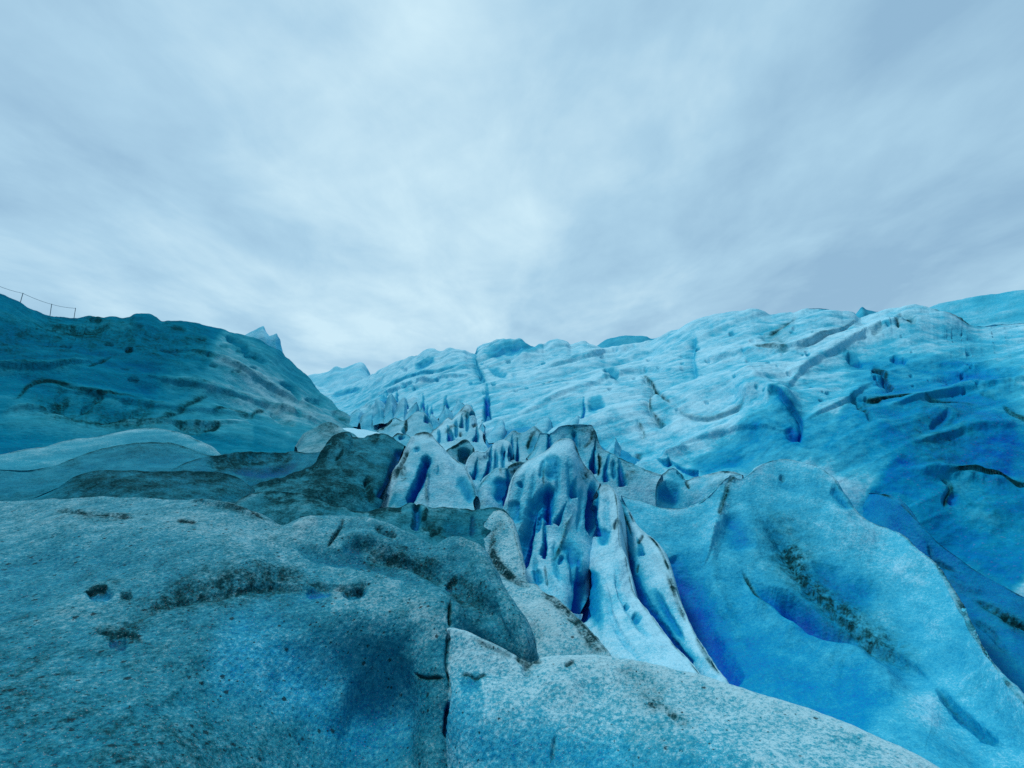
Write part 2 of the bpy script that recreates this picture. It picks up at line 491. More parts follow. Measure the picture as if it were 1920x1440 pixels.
stroke(FG, [(700, 982), (725, 998), (748, 1003)], 6, -6.8, 'u', dirt=0.8, dw=6)
stroke(FG, [(640, 1020), (660, 1026), (680, 1015)], 13, -6.8, 'u', blue=0.4, bw=12)
stroke(FG, [(838, 1085), (848, 1080), (858, 1085)], 5, -6.8, 'v', dirt=0.8, dw=4)
stroke(FG, [(836, 1090), (850, 1088)], 8, -6.8, 'u', blue=0.5, bw=7)
# the crack beside the lip
stroke((FG, LIP), [(843, 1178), (839, 1210), (836, 1250), (843, 1285), (845, 1310), (836, 1350), (834, 1385), (838, 1400)], 6, -8, 'v', dirt=0.4, dw=3, taper=0.1)
stroke((FG, LIP), [(843, 1310), (838, 1345), (838, 1395)], 8, -6, 'v', blue=1.0, bw=6)
stroke(FG, [(836, 1275), (800, 1272), (775, 1260)], 4, -5.1, 'v', dirt=0.6, dw=4)
stroke(LIP, [(862, 1272), (880, 1268), (890, 1274), (910, 1270), (914, 1277)], 5, -3, 'v', dirt=0.9, dw=3)
stroke(LIP, [(862, 1290), (885, 1285), (905, 1290)], 18, -4, 'u', blue=0.45, bw=18)
stroke(LIP, [(850, 1340), (900, 1390), (1000, 1410), (1150, 1430), (1300, 1450)], 60, 0, 'u', blue=0.30, bw=75, taper=0, clean=0.8)
stroke(LIP, [(1040, 1375), (1037, 1400), (1033, 1430)], 5, -5, 'v', dirt=0.5, dw=4)
stroke(LIP, [(1150, 1255), (1190, 1275), (1225, 1300), (1250, 1320)], 26, -4, 'u', dirt=0.5, dw=28)
stroke(LIP, [(1205, 1310), (1235, 1320), (1270, 1345), (1300, 1358)], 6, -4, 'v', dirt=0.9, dw=8)
stroke(LIP, [(1150, 1380), (1250, 1400), (1330, 1420)], 60, 0, 'u', dirt=0.33, dw=70)
stroke(LIP, [(960, 1236), (985, 1247), (1010, 1246), (1020, 1250)], 5, -3, 'v', dirt=0.9, dw=5)
stroke(LIP, [(985, 1247), (990, 1260), (986, 1275)], 12, -6, 'u', dirt=0.4, dw=6)
stroke(LIP, [(1058, 1254), (1068, 1248), (1078, 1240)], 4, -3, 'v', dirt=0.9, dw=4)
stroke(LIP, [(880, 1195), (930, 1222), (965, 1240)], 5, -2, 'u', dirt=0.5, dw=5)
stroke(LIP, [(1000, 1275), (1060, 1290), (1100, 1285)], 30, 6, 'gauss')

# --- pale ridge with the dark winding edge
stroke(RA, [(948, 973), (938, 985), (928, 995), (924, 1010), (924, 1030), (932, 1050), (946, 1066), (962, 1078), (980, 1087), (998, 1092)], 9, -7, 'step', dirt=1.0, dw=6, taper=0.08)
stroke(RA, [(924, 1010), (924, 1031), (934, 1053), (950, 1070), (972, 1084)], 5, 2, 'u', dirt=0.8, dw=8)
stroke(RA, [(1010, 1105), (1030, 1122), (1050, 1140), (1072, 1160), (1095, 1185), (1120, 1215)], 9, -3, 'u', dirt=0.95, dw=9, taper=0.15)
stroke(RA, [(900, 1040), (922, 1085), (945, 1125), (965, 1165), (978, 1205)], 15, -4, 'u', blue=0.55, bw=11)
stroke(RA, [(1085, 1180), (1110, 1205), (1135, 1230)], 12, 0, 'u', dirt=0.7, dw=14)
stroke(RA, [(985, 1170), (1000, 1195), (1010, 1215)], 20, -4, 'u', dirt=0.3, dw=22)
stroke(RA, [(1005, 1120), (1035, 1160), (1060, 1200)], 22, 5, 'gauss', blue=-0.1)

# --- cone with its blue pockets
stroke(CN, [(1021, 905), (1018, 930), (1006, 950), (995, 985), (985, 1020), (980, 1050), (978, 1075)], 17, -18, 'u', blue=0.55, bw=14, taper=0.15)
stroke(CN, [(998, 985), (990, 1020), (983, 1055)], 10, -20, 'v', blue=1.15, bw=8)
stroke(CN, [(1034, 850), (1036, 880), (1032, 905)], 14, -6, 'u', blue=0.42, bw=13)
stroke(CN, [(1032, 905), (1030, 935), (1027, 960), (1027, 985)], 13, -15, 'u', blue=0.7, bw=12)
stroke(CN, [(1029, 940), (1028, 965), (1028, 988)], 8, -14, 'v', blue=1.15, bw=8)
stroke(CN, [(1056, 955), (1050, 970), (1042, 985)], 9, -14, 'u', blue=0.8, bw=8)
stroke(CN, [(1077, 905), (1074, 920), (1077, 935)], 9, -14, 'u', blue=0.65, bw=9)
stroke(CN, [(1012, 960), (1010, 985), (1006, 1003)], 7, -10, 'u', blue=0.5, bw=6)
stroke(CN, [(1021, 995), (1022, 1020), (1018, 1045)], 9, -15, 'u', blue=0.85, bw=8)
stroke(CN, [(1023, 1010), (1023, 1030), (1020, 1050)], 5, -10, 'v', blue=1.15, bw=5)
stroke(CN, [(1012, 900), (1016, 880), (1022, 860)], 5, -5, 'u', blue=0.3, bw=5)
stroke(CN, [(1019, 870), (1019, 900), (1020, 915)], 2.5, -3, 'v', dirt=0.6, dw=2)
stroke(CN, [(971, 900), (974, 912)], 6, -6, 'u', blue=0.4, bw=6)
stroke(CN, [(960, 935), (965, 960), (962, 985)], 16, -5, 'u', blue=0.4, bw=15)
stroke(CN, [(1072, 830), (1085, 850), (1095, 870), (1100, 890), (1112, 905)], 8, -4, 'u', dirt=0.8, dw=8)
stroke(CN, [(1090, 880), (1092, 900), (1105, 905)], 9, 0, 'u', dirt=0.55, dw=10)
stroke(CN, [(1110, 900), (1112, 930), (1108, 970), (1112, 1005)], 12, -18, 'u', blue=0.9, bw=11)
stroke(CN, [(1075, 960), (1062, 985), (1057, 1005), (1045, 1040), (1030, 1057)], 4, 4, 'u', dirt=0.65, dw=4)
stroke(CN, [(1060, 1010), (1070, 1040), (1090, 1060)], 16, -6, 'u', blue=0.42, bw=16)
stroke(CN, [(1048, 1062), (1052, 1050), (1058, 1042)], 6, -7, 'u', blue=0.5, bw=5)
stroke(CN, [(1022, 1060), (1024, 1085), (1028, 1105)], 3, -3, 'v', dirt=0.6, dw=2.5)
stroke(CN, [(1030, 1070), (1045, 1100), (1065, 1140)], 11, 6, 'gauss')
stroke(CN, [(1005, 1065), (1010, 1085), (1017, 1095)], 9, -5, 'u', blue=0.4, bw=9, clean=1.0)
stroke(CN, [(1085, 1075), (1085, 1110), (1085, 1150)], 20, -14, 'u', blue=1.0, bw=20, taper=0.1)

# --- fins
stroke(F1, [(1118, 940), (1112, 970), (1113, 1005)], 12, -18, 'u', blue=1.1, bw=15)
stroke(F1, [(1092, 1060), (1088, 1100), (1086, 1145), (1092, 1165)], 16, -14, 'u', blue=1.0, bw=19, taper=0.1)
stroke(F1, [(1135, 985), (1130, 1010), (1124, 1022)], 14, -5, 'u', blue=0.55, bw=12)
stroke(F1, [(1110, 1060), (1108, 1100), (1112, 1140), (1130, 1180)], 14, 0, 'u', blue=0.5, bw=16)
stroke(F1, [(1158, 970), (1153, 985), (1152, 995)], 3, -3, 'v', dirt=0.8, dw=4)
stroke(F1, [(1130, 905), (1140, 912), (1120, 925)], 8, 0, 'u', dirt=0.5, dw=9)
stroke(F1, [(1172, 1122), (1180, 1135)], 7, -6, 'u', blue=0.45, bw=6)
stroke(F1, [(1188, 1143), (1200, 1162)], 9, -7, 'u', blue=0.5, bw=8)
stroke(F1, [(1090, 975), (1100, 1000), (1108, 1020)], 5, 4, 'u', dirt=0.6, dw=3)
stroke(F2, [(1150, 930), (1160, 970), (1166, 1020), (1180, 1070), (1200, 1120), (1235, 1180), (1290, 1250)], 16, -6, 'u', blue=0.85, bw=20, taper=0.02)
stroke(F2, [(1162, 940), (1178, 985), (1186, 1010)], 3, -4, 'v', dirt=0.9, dw=2.5)
stroke(F2, [(1207, 1003), (1202, 1015), (1195, 1022)], 3, -4, 'v', dirt=0.85, dw=3)
stroke(F2, [(1200, 1060), (1198, 1080)], 3, -3, 'v', dirt=0.6, dw=2)
stroke(F2, [(1200, 1025), (1206, 1045)], 10, -8, 'u', blue=0.6, bw=9)
stroke(F2, [(1250, 1075), (1262, 1105), (1275, 1140), (1285, 1165)], 4, -4, 'step', dirt=0.95, dw=4)
stroke(F2, [(1225, 1030), (1243, 1065), (1255, 1090)], 10, 3, 'gauss', dirt=0.25)
stroke(F2, [(1225, 1100), (1250, 1150), (1285, 1205)], 9, -6, 'u', blue=0.55, bw=8)
stroke(F2, [(1300, 1190), (1320, 1225), (1345, 1265)], 4, -2, 'v', dirt=0.5, dw=3)

# --- big shoulder on the right
stroke(L4, [(1376, 890), (1366, 905), (1362, 925), (1355, 945), (1348, 975)], 7, -7, 'step', dirt=0.95, dw=4, taper=0.1)
stroke(L4, [(1376, 893), (1372, 903)], 6, 2, 'u', dirt=1.1, dw=6)
stroke(L4, [(1330, 1010), (1340, 990), (1330, 1040), (1318, 1075)], 6, 5, 'gauss')
stroke(L4, [(1392, 1076), (1400, 1098), (1412, 1116), (1432, 1140), (1465, 1156), (1500, 1182), (1533, 1207), (1560, 1222), (1640, 1270), (1720, 1340)], 34, 20, 'gauss', blue=-0.12, bw=26)
stroke(L4, [(1402, 1090), (1416, 1110), (1440, 1130), (1470, 1142), (1505, 1165), (1545, 1190), (1600, 1215), (1650, 1250)], 32, -38, 'u', blue=0.75, bw=32, taper=0.4)
stroke(L4, [(1390, 1076), (1400, 1098), (1412, 1117), (1432, 1141), (1465, 1156), (1500, 1183), (1533, 1208), (1560, 1223), (1600, 1222)], 4, -5, 'v', dirt=1.0, dw=3.2, taper=0.1)
stroke(L4, [(1426, 1148), (1436, 1150), (1450, 1160)], 8, 0, 'u', dirt=0.7, dw=7)
stroke(L4, [(1410, 925), (1440, 975), (1468, 1010), (1488, 1045), (1500, 1080), (1535, 1113), (1562, 1140), (1600, 1168), (1635, 1198), (1672, 1216), (1710, 1238), (1745, 1268)], 30, -8, 'u', dirt=0.75, dw=36)
stroke(L4, [(1468, 1015), (1486, 1045), (1494, 1072), (1530, 1106), (1560, 1135), (1585, 1152), (1615, 1180), (1640, 1200), (1670, 1212)], 9, -4, 'u', dirt=0.62, dw=13, taper=0.2)
stroke(L4, [(1410, 925), (1440, 975), (1468, 1010), (1488, 1045), (1500, 1080), (1535, 1113), (1562, 1140), (1600, 1168), (1635, 1198), (1672, 1216), (1710, 1238), (1760, 1290)], 24, 9, 'gauss')
stroke(L4, [(1410, 925), (1440, 975), (1468, 1010), (1488, 1045), (1500, 1080), (1535, 1113), (1562, 1140), (1600, 1168), (1635, 1198), (1672, 1216), (1710, 1238), (1760, 1290)], 30, -17, 'step', blue=0.16, bw=40)
stroke(L4, [(1368, 893), (1350, 960), (1334, 1040), (1350, 1130), (1400, 1220)], 16, 8, 'gauss', blue=-0.08, bw=14)
stroke(L4, [(1468, 1020), (1480, 1050), (1492, 1078)], 12, 0, 'u', dirt=0.35, dw=26)
stroke(L4, [(1610, 1180), (1640, 1200), (1680, 1218)], 12, 0, 'u', dirt=0.32, dw=22)
stroke(L4, [(1500, 1060), (1540, 1085), (1600, 1110), (1640, 1150)], 34, -6, 'u', blue=0.35, bw=40)
stroke(L4, [(1480, 920), (1560, 960), (1640, 1030), (1700, 1080), (1750, 1150), (1800, 1220)], 30, 7, 'gauss', blue=-0.10, bw=40)
stroke(L4, [(1752, 1283), (1768, 1305), (1785, 1330), (1812, 1355), (1850, 1385), (1890, 1410)], 14, -7, 'u', dirt=0.5, dw=5, blue=0.3, bw=16)
stroke(L4, [(1620, 1385), (1680, 1352), (1740, 1338), (1790, 1352)], 60, 4, 'gauss', blue=-0.26, bw=45)
stroke(L4, [(1320, 1150), (1380, 1230), (1460, 1280), (1560, 1310), (1640, 1330)], 80, 0, 'u', blue=0.3, bw=100, taper=0)
stroke(L4, [(1240, 1050), (1290, 1130), (1330, 1210), (1380, 1290)], 30, -8, 'u', blue=0.5, bw=34, taper=0.05)
stroke(L4, [(1370, 960), (1385, 1010), (1395, 1050)], 30, -6, 'u', blue=0.3, bw=32)
stroke(L4, [(1460, 892), (1474, 900)], 6, -5, 'u', dirt=0.35, dw=5)
stroke(L4, [(1780, 1090), (1805, 1135), (1828, 1185), (1852, 1225), (1880, 1262)], 4, -2, 'u', dirt=0.55, dw=4)
stroke(L4, [(1812, 1280), (1835, 1300)], 30, 0, 'u', dirt=0.2, dw=40)
stroke(L4, [(1560, 905), (1575, 930), (1600, 955)], 14, -4, 'u', blue=0.3, bw=14)

# --- valley side behind it
stroke(VS, [(1820, 1130), (1860, 1150), (1900, 1175), (1940, 1190)], 8, -4, 'u', dirt=0.8, dw=8)
stroke(VS, [(1870, 1160), (1905, 1178), (1940, 1195)], 6, -4, 'u', dirt=0.9, dw=10)
stroke(VS, [(1770, 1070), (1800, 1100), (1850, 1115)], 12, 3, 'gauss', dirt=0.3)
stroke(VS, [(1740, 1010), (1750, 1040), (1765, 1055), (1800, 1075)], 6, -3, 'v', dirt=0.55, dw=5)
stroke(VS, [(1820, 1170), (1850, 1185), (1880, 1220), (1895, 1240)], 8, -4, 'u', dirt=0.5, dw=9)

# --- right hill: ledges, cracks, pits
stroke(RH, [(895, 652), (893, 672), (897, 690), (905, 705), (910, 720)], 11, -14.4, 'step', dirt=0.15, dw=4, blue=0.5, bw=10, taper=0.08)
stroke(RH, [(905, 652), (930, 660), (960, 655), (1000, 652), (1025, 655)], 16, -7, 'u', blue=0.4, bw=16)
stroke(RH, [(915, 690), (935, 702), (955, 708)], 9, -6, 'u', blue=0.4, bw=8)
stroke(RH, [(914, 742), (914, 765), (915, 785), (917, 797)], 13, -26, 'u', blue=0.85, bw=9, taper=0.12)
stroke(RH, [(911, 748), (911, 775), (914, 792)], 6, -16, 'v', blue=1.1, bw=4)
for x, y0, y1, r in ((724, 742, 764, 6), (744, 738, 756, 5), (735, 752, 770, 7), (754, 758, 768, 5), (793, 750, 777, 6),
                     (836, 755, 780, 8), (800, 770, 795, 6), (809, 770, 790, 5), (764, 757, 770, 5), (884, 768, 782, 6)):
    stroke((RH, 'floor', 'arch', 'rim'), [(x + 1, y0), (x, (y0 + y1) / 2), (x - 1, y1)], r, -2.6 * r, 'u', blue=0.95, bw=r * 0.85)
stroke(RH, [(718, 740), (720, 755), (725, 768)], 8, -6, 'u', blue=0.5, bw=7)
stroke(RH, [(745, 765), (765, 757), (790, 748)], 7, 8, 'gauss', blue=-0.1)
stroke(RH, [(1130, 702), (1140, 700), (1150, 705), (1160, 715)], 9, -11, 'u', blue=0.55, bw=9, dirt=0.35, dw=9)
stroke(RH, [(1128, 697), (1133, 712), (1145, 718), (1163, 720)], 5, 4, 'u')
stroke(RH, [(1205, 707), (1222, 720), (1228, 733), (1222, 748), (1220, 768), (1232, 782), (1250, 792)], 9, -14.4, 'step', dirt=0.75, dw=2.5, taper=0.1)
stroke(RH, [(1225, 726), (1240, 745), (1262, 760)], 5, -6, 'v', dirt=0.7, dw=2.5)
stroke(RH, [(1262, 758), (1275, 768), (1300, 774), (1340, 770), (1375, 755), (1400, 738)], 9, -11.2, 'step', dirt=0.35, dw=3)
stroke(RH, [(1375, 752), (1400, 728), (1420, 722), (1445, 728), (1470, 752), (1500, 775)], 26, 24, 'gauss', blue=-0.05)
stroke(RH, [(1440, 735), (1460, 745), (1475, 760), (1490, 768), (1502, 780), (1505, 800), (1496, 828)], 11, -17.6, 'step', dirt=0.35, dw=3, blue=0.55, bw=12, taper=0.08)
stroke(RH, [(1475, 800), (1485, 812), (1490, 830)], 14, -7, 'u', blue=0.5, bw=13)
stroke(RH, [(1500, 812), (1495, 830)], 8, -9, 'v', blue=0.8, bw=8)
stroke(RH, [(1195, 785), (1205, 800), (1207, 810), (1200, 818)], 6, -8, 'step', dirt=0.6, dw=2)
stroke(RH, [(1095, 760), (1094, 775), (1092, 790)], 5, -9, 'v', blue=0.95, bw=4)
stroke(RH, [(1100, 758), (1115, 760), (1135, 755)], 13, -6, 'u', blue=0.45, bw=13)
stroke(RH, [(1240, 860), (1250, 866), (1258, 862)], 10, -14, 'u', blue=0.75, bw=11)
stroke(RH, [(1272, 872), (1290, 885), (1310, 888)], 12, -16, 'u', blue=0.85, bw=13)
stroke(RH, [(1290, 870), (1320, 872), (1360, 862), (1420, 848)], 24, -6, 'u', blue=0.4, bw=26)
stroke(RH, [(1194, 838), (1197, 845), (1190, 858)], 7, -5, 'u', dirt=0.7, dw=5)
stroke(RH, [(1235, 850), (1265, 843), (1290, 830)], 9, 9.6, 'gauss')
stroke(RH, [(1440, 628), (1465, 612), (1485, 600), (1492, 588)], 6, -6, 'v', dirt=0.9, dw=5)
stroke(RH, [(1420, 636), (1440, 632), (1470, 640), (1480, 655)], 12, -5, 'u', dirt=0.5, dw=12)
stroke(RH, [(1410, 655), (1440, 655), (1470, 658), (1485, 662)], 5, -9.6, 'step', dirt=0.75, dw=2.5)
stroke(RH, [(1485, 662), (1510, 650), (1540, 635), (1580, 615), (1612, 600)], 8, -8, 'step', dirt=0.25, dw=3)
stroke(RH, [(1307, 625), (1304, 655), (1306, 690), (1310, 718)], 16, -11.2, 'step', blue=0.35, bw=16)
stroke(RH, [(1303, 655), (1312, 660)], 7, -6, 'u', blue=0.6, bw=6, dirt=0.3, dw=6)
stroke(RH, [(1635, 675), (1650, 680), (1662, 690), (1664, 700), (1672, 712), (1678, 724)], 10, -16, 'step', dirt=0.8, dw=3, blue=0.5, bw=14, taper=0.06)
stroke(RH, [(1585, 660), (1600, 664), (1612, 668)], 7, -6, 'u', blue=0.4, bw=6, dirt=0.3, dw=5)
stroke(RH, [(1580, 658), (1640, 670), (1700, 670), (1760, 671), (1820, 668)], 20, -6, 'step', blue=0.25, bw=34, taper=0.1)
stroke(RH, [(1668, 660), (1690, 666), (1705, 664)], 7, -7, 'u', blue=0.45, bw=7)
stroke(RH, [(1685, 608), (1690, 600), (1705, 602), (1720, 607)], 8, -6, 'u', dirt=0.75, dw=7)
stroke(RH, [(1684, 602), (1685, 620)], 4, -5, 'v', dirt=0.7, dw=3)
stroke(RH, [(1635, 635), (1650, 625), (1658, 612)], 6, -4, 'u', dirt=0.4, dw=5)
stroke(RH, [(1613, 738), (1645, 740), (1680, 738), (1720, 742)], 4, -8, 'step', dirt=1.0, dw=3)
stroke(RH, [(1595, 732), (1610, 748), (1618, 765), (1630, 775)], 7, -6, 'u', dirt=0.8, dw=5)
stroke(RH, [(1615, 750), (1640, 750), (1660, 745)], 14, -4, 'u', dirt=0.65, dw=13)
stroke(RH, [(1625, 770), (1632, 785), (1630, 795)], 7, -4, 'u', dirt=0.5, dw=7)
stroke(RH, [(1720, 745), (1760, 755), (1810, 762), (1835, 775)], 4, -6.4, 'step', dirt=0.6, dw=2.5)
stroke(RH, [(1878, 765), (1890, 780), (1910, 792), (1940, 805)], 4, -8, 'step', dirt=0.75, dw=3)
stroke(RH, [(1835, 740), (1860, 745), (1875, 755)], 6, -4, 'u', dirt=0.35, dw=5)
stroke(RH, [(1740, 705), (1800, 700), (1860, 705), (1940, 712)], 22, -7, 'u', blue=0.3, bw=30)
stroke(RH, [(1760, 895), (1800, 890), (1850, 898), (1885, 905), (1905, 914), (1950, 915)], 6, -11.2, 'step', dirt=1.0, dw=2.2)
stroke(RH, [(1690, 886), (1730, 885), (1790, 890), (1850, 900), (1920, 925)], 12, 11.2, 'gauss', blue=-0.12)
stroke(RH, [(1758, 900), (1778, 912), (1780, 925), (1772, 940), (1768, 965)], 5, -8, 'step', dirt=0.75, dw=4)
stroke(RH, [(1785, 930), (1780, 955)], 14, -4, 'u', blue=0.5, bw=14)
stroke(RH, [(1560, 770), (1620, 800), (1700, 830), (1800, 850), (1900, 860)], 90, 0, 'u', blue=0.34, bw=100, taper=0.05)  # shade of the steep lower wall painted in as deeper blue
stroke(RH, [(1640, 900), (1680, 935), (1740, 985), (1820, 1040), (1920, 1080)], 70, 0, 'u', blue=0.46, bw=95, taper=0.05)
stroke(RH, [(1700, 800), (1800, 870), (1900, 960), (1990, 1020)], 90, 0, 'u', dirt=0.42, dw=85, taper=0.05)  # wall's shaded falloff painted with the silt tone
stroke(RH, [(1820, 730), (1880, 860), (1960, 980)], 80, 0, 'u', blue=0.34, bw=85, taper=0)
stroke(RH, [(1640, 760), (1720, 800), (1850, 840)], 40, -5, 'u', dirt=0.2, dw=50)
stroke(RH, [(1700, 760), (1800, 800), (1900, 840), (1980, 900)], 90, 0, 'u', blue=0.3, bw=95, taper=0)
stroke(RH, [(700, 730), (850, 690), (1000, 700), (1150, 690), (1300, 660), (1450, 640)], 30, 0, 'u', blue=-0.10, bw=40, taper=0.05)  # pale crust bands, also painting the brighter sky-facing slopes
stroke(RH, [(1250, 790), (1320, 760), (1400, 735), (1480, 690), (1600, 640), (1660, 632)], 26, 0, 'u', blue=-0.11, bw=34, taper=0.05)
stroke(RH, [(1180, 820), (1200, 790), (1180, 760), (1100, 740)], 30, 0, 'u', blue=-0.14, bw=36, taper=0.05)
stroke(RH, [(1370, 800), (1450, 800), (1520, 815), (1560, 850)], 50, 0, 'u', blue=0.3, bw=55)
stroke(RH, [(1740, 805), (1760, 795), (1780, 780)], 9, -4, 'u', blue=0.5, bw=8)
stroke(RH, [(1350, 815), (1420, 790), (1480, 850), (1560, 860)], 30, 9.6, 'gauss')
stroke(RH, [(1740, 580), (1775, 583), (1805, 595), (1833, 605)], 4, -3, 'v', dirt=0.8, dw=3)
stroke(RH, [(1010, 716), (1020, 719), (1040, 712), (1060, 708), (1090, 695)], 3, -6.4, 'step', dirt=0.45, dw=2)
stroke(RH, [(960, 685), (1000, 660), (1040, 648), (1070, 648)], 12, 9.6, 'gauss')
stroke(RH, [(700, 738), (760, 705), (830, 690), (890, 675)], 8, -8, 'step', blue=0.25, bw=8)
stroke(RH, [(775, 690), (800, 680), (815, 668)], 7, -5, 'u', blue=0.45, bw=7)
stroke(RH, [(620, 745), (650, 735), (680, 728)], 5, -4, 'u', blue=0.35, bw=5)
stroke(RH, [(610, 730), (640, 720), (665, 715)], 4, -4, 'u', blue=0.35, bw=4)
stroke((RH, 'floor'), [(675, 765), (700, 770), (720, 780)], 10, -3, 'u', dirt=0.4, dw=14)
for k in range(95):                                           # melt pits
    x = RNG.uniform(740, 1880); f = RNG.uniform(0.05, 0.75)
    sky_y = np.interp(x, [740, 900, 1230, 1430, 1600, 1900], [685, 655, 640, 590, 595, 605])
    y = sky_y + f * np.interp(x, [740, 1000, 1300, 1900], [70, 130, 190, 220])
    r = RNG.uniform(2.0, 4.5)
    stroke(RH, [(x - r * 1.3, y + 1), (x, y), (x + r * 1.3, y - 1)], r, -1.4 * r, 'u', blue=RNG.uniform(-0.05, 0.28), bw=r)

# --- flutes and folds
stroke(CN, [(985, 880), (972, 930), (968, 975)], 7, -5, 'v', blue=0.2, bw=6)
stroke(CN, [(1003, 880), (996, 930), (992, 970)], 7, -5, 'v', blue=0.2, bw=6)
stroke(CN, [(1045, 850), (1046, 890), (1044, 940)], 7, -5, 'v', blue=0.2, bw=6)
stroke(CN, [(1063, 860), (1068, 900), (1066, 950)], 7, -5, 'v', blue=0.2, bw=6)
stroke(CN, [(1090, 905), (1088, 950), (1083, 1000)], 7, -5, 'v', blue=0.2, bw=6)
stroke(CN, [(1040, 1010), (1040, 1050), (1050, 1100)], 7, -5, 'v', blue=0.2, bw=6)
stroke(CN, [(1005, 1040), (1003, 1075), (1010, 1105)], 7, -5, 'v', blue=0.2, bw=6)
stroke(CN, [(1065, 1020), (1072, 1060), (1075, 1110)], 7, -5, 'v', blue=0.2, bw=6)
stroke(F1, [(1138, 920), (1136, 960), (1142, 1010)], 9, -5, 'u', blue=0.12, bw=8)
stroke(F1, [(1150, 1050), (1165, 1110), (1195, 1165), (1230, 1205)], 9, -5, 'u', blue=0.12, bw=8)
stroke(F1, [(1130, 1080), (1140, 1140), (1170, 1200), (1210, 1245)], 9, -5, 'u', blue=0.12, bw=8)
stroke('crest', [(1075, 800), (1078, 825), (1078, 845)], 6, -7, 'v', blue=0.4, bw=5)
stroke('crest', [(1150, 858), (1150, 880), (1152, 905)], 6, -7, 'v', blue=0.4, bw=5)
stroke('slotted', [(880, 880), (884, 905), (890, 935)], 5, -7, 'v', blue=0.45, bw=4)
stroke('slotted', [(930, 838), (930, 870), (926, 905)], 5, -7, 'v', blue=0.45, bw=4)
stroke('slotted', [(943, 830), (943, 860), (942, 900)], 5, -7, 'v', blue=0.45, bw=4)
stroke('rim', [(820, 800), (822, 815), (822, 832)], 4, -6, 'v', blue=0.5, bw=3.5)
stroke('rim', [(855, 785), (855, 805), (856, 825)], 4, -6, 'v', blue=0.5, bw=3.5)
stroke('rim', [(877, 772), (876, 795), (876, 815)], 4, -6, 'v', blue=0.5, bw=3.5)
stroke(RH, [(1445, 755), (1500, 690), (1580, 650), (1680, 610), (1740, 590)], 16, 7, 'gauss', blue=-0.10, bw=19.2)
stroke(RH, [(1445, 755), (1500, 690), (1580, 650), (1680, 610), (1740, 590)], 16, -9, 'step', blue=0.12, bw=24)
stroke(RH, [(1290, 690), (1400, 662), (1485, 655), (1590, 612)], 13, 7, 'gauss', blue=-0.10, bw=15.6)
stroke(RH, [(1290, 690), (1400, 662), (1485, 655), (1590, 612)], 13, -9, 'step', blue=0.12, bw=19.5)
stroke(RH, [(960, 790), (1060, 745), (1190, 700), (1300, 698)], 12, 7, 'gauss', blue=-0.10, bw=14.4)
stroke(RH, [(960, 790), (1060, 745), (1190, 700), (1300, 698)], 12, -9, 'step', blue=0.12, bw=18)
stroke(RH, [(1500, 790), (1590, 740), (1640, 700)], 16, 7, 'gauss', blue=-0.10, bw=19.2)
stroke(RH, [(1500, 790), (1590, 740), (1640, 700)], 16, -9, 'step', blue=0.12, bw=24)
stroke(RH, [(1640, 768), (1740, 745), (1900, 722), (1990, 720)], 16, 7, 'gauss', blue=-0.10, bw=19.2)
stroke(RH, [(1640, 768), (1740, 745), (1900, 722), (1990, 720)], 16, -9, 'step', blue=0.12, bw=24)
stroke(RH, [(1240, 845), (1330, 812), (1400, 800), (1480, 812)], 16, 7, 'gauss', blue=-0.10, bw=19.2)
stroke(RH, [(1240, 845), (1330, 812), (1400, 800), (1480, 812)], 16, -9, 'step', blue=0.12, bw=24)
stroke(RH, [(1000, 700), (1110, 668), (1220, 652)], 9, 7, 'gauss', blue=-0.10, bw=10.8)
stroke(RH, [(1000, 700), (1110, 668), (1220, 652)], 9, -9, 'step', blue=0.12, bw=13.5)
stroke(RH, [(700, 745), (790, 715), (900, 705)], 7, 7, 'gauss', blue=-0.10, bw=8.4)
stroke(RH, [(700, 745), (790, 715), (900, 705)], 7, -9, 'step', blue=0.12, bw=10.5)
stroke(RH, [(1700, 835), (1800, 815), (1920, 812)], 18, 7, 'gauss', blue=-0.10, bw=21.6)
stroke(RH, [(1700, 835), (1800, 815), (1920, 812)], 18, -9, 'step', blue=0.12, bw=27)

# --- left slope
stroke(LH, [(236, 650), (242, 652), (250, 648)], 6, -6, 'u', blue=0.5, bw=5, dirt=0.5, dw=5)
for x, y, r in ((330, 652, 4), (345, 650, 5), (370, 655, 4), (400, 668, 5), (312, 650, 4), (380, 635, 2.5), (400, 686, 3), (450, 660, 3),
                (250, 713, 4), (235, 690, 3), (335, 618, 5), (470, 668, 5), (475, 690, 3), (440, 700, 3), (590, 752, 7), (125, 640, 4),
                (45, 685, 3), (92, 682, 3), (180, 600, 4), (255, 610, 5), (205, 640, 3), (385, 720, 2.5), (420, 650, 3)):
    stroke(LH, [(x - r * 3.2, y - 1.5), (x, y), (x + r * 3.2, y + 2.5)], r * 0.9, -0.8 * r, 'u', blue=0.15, bw=r, dirt=0.2, dw=r)
stroke(LH, [(425, 625), (440, 640), (455, 650), (470, 662)], 9, -8, 'u', blue=0.45, bw=8)
stroke(LH, [(450, 655), (480, 670), (505, 685)], 7, -6, 'u', blue=0.4, bw=7)
stroke(LH, [(520, 718), (540, 730), (555, 745), (562, 760)], 8, -6, 'u', blue=0.45, bw=8)
stroke(LH, [(545, 760), (555, 775), (562, 785)], 5, -4, 'u', blue=0.4, bw=5)
stroke(LH, [(0, 745), (30, 742), (60, 715), (80, 710), (130, 722), (180, 735), (230, 738), (270, 745)], 4, -4, 'step', dirt=0.7, dw=3)
stroke(LH, [(162, 690), (180, 678), (200, 668), (213, 660)], 3, -3, 'v', dirt=0.6, dw=2.5)
stroke(LH, [(90, 745), (105, 755), (120, 745), (100, 740)], 13, -5, 'u', dirt=0.65, dw=12)
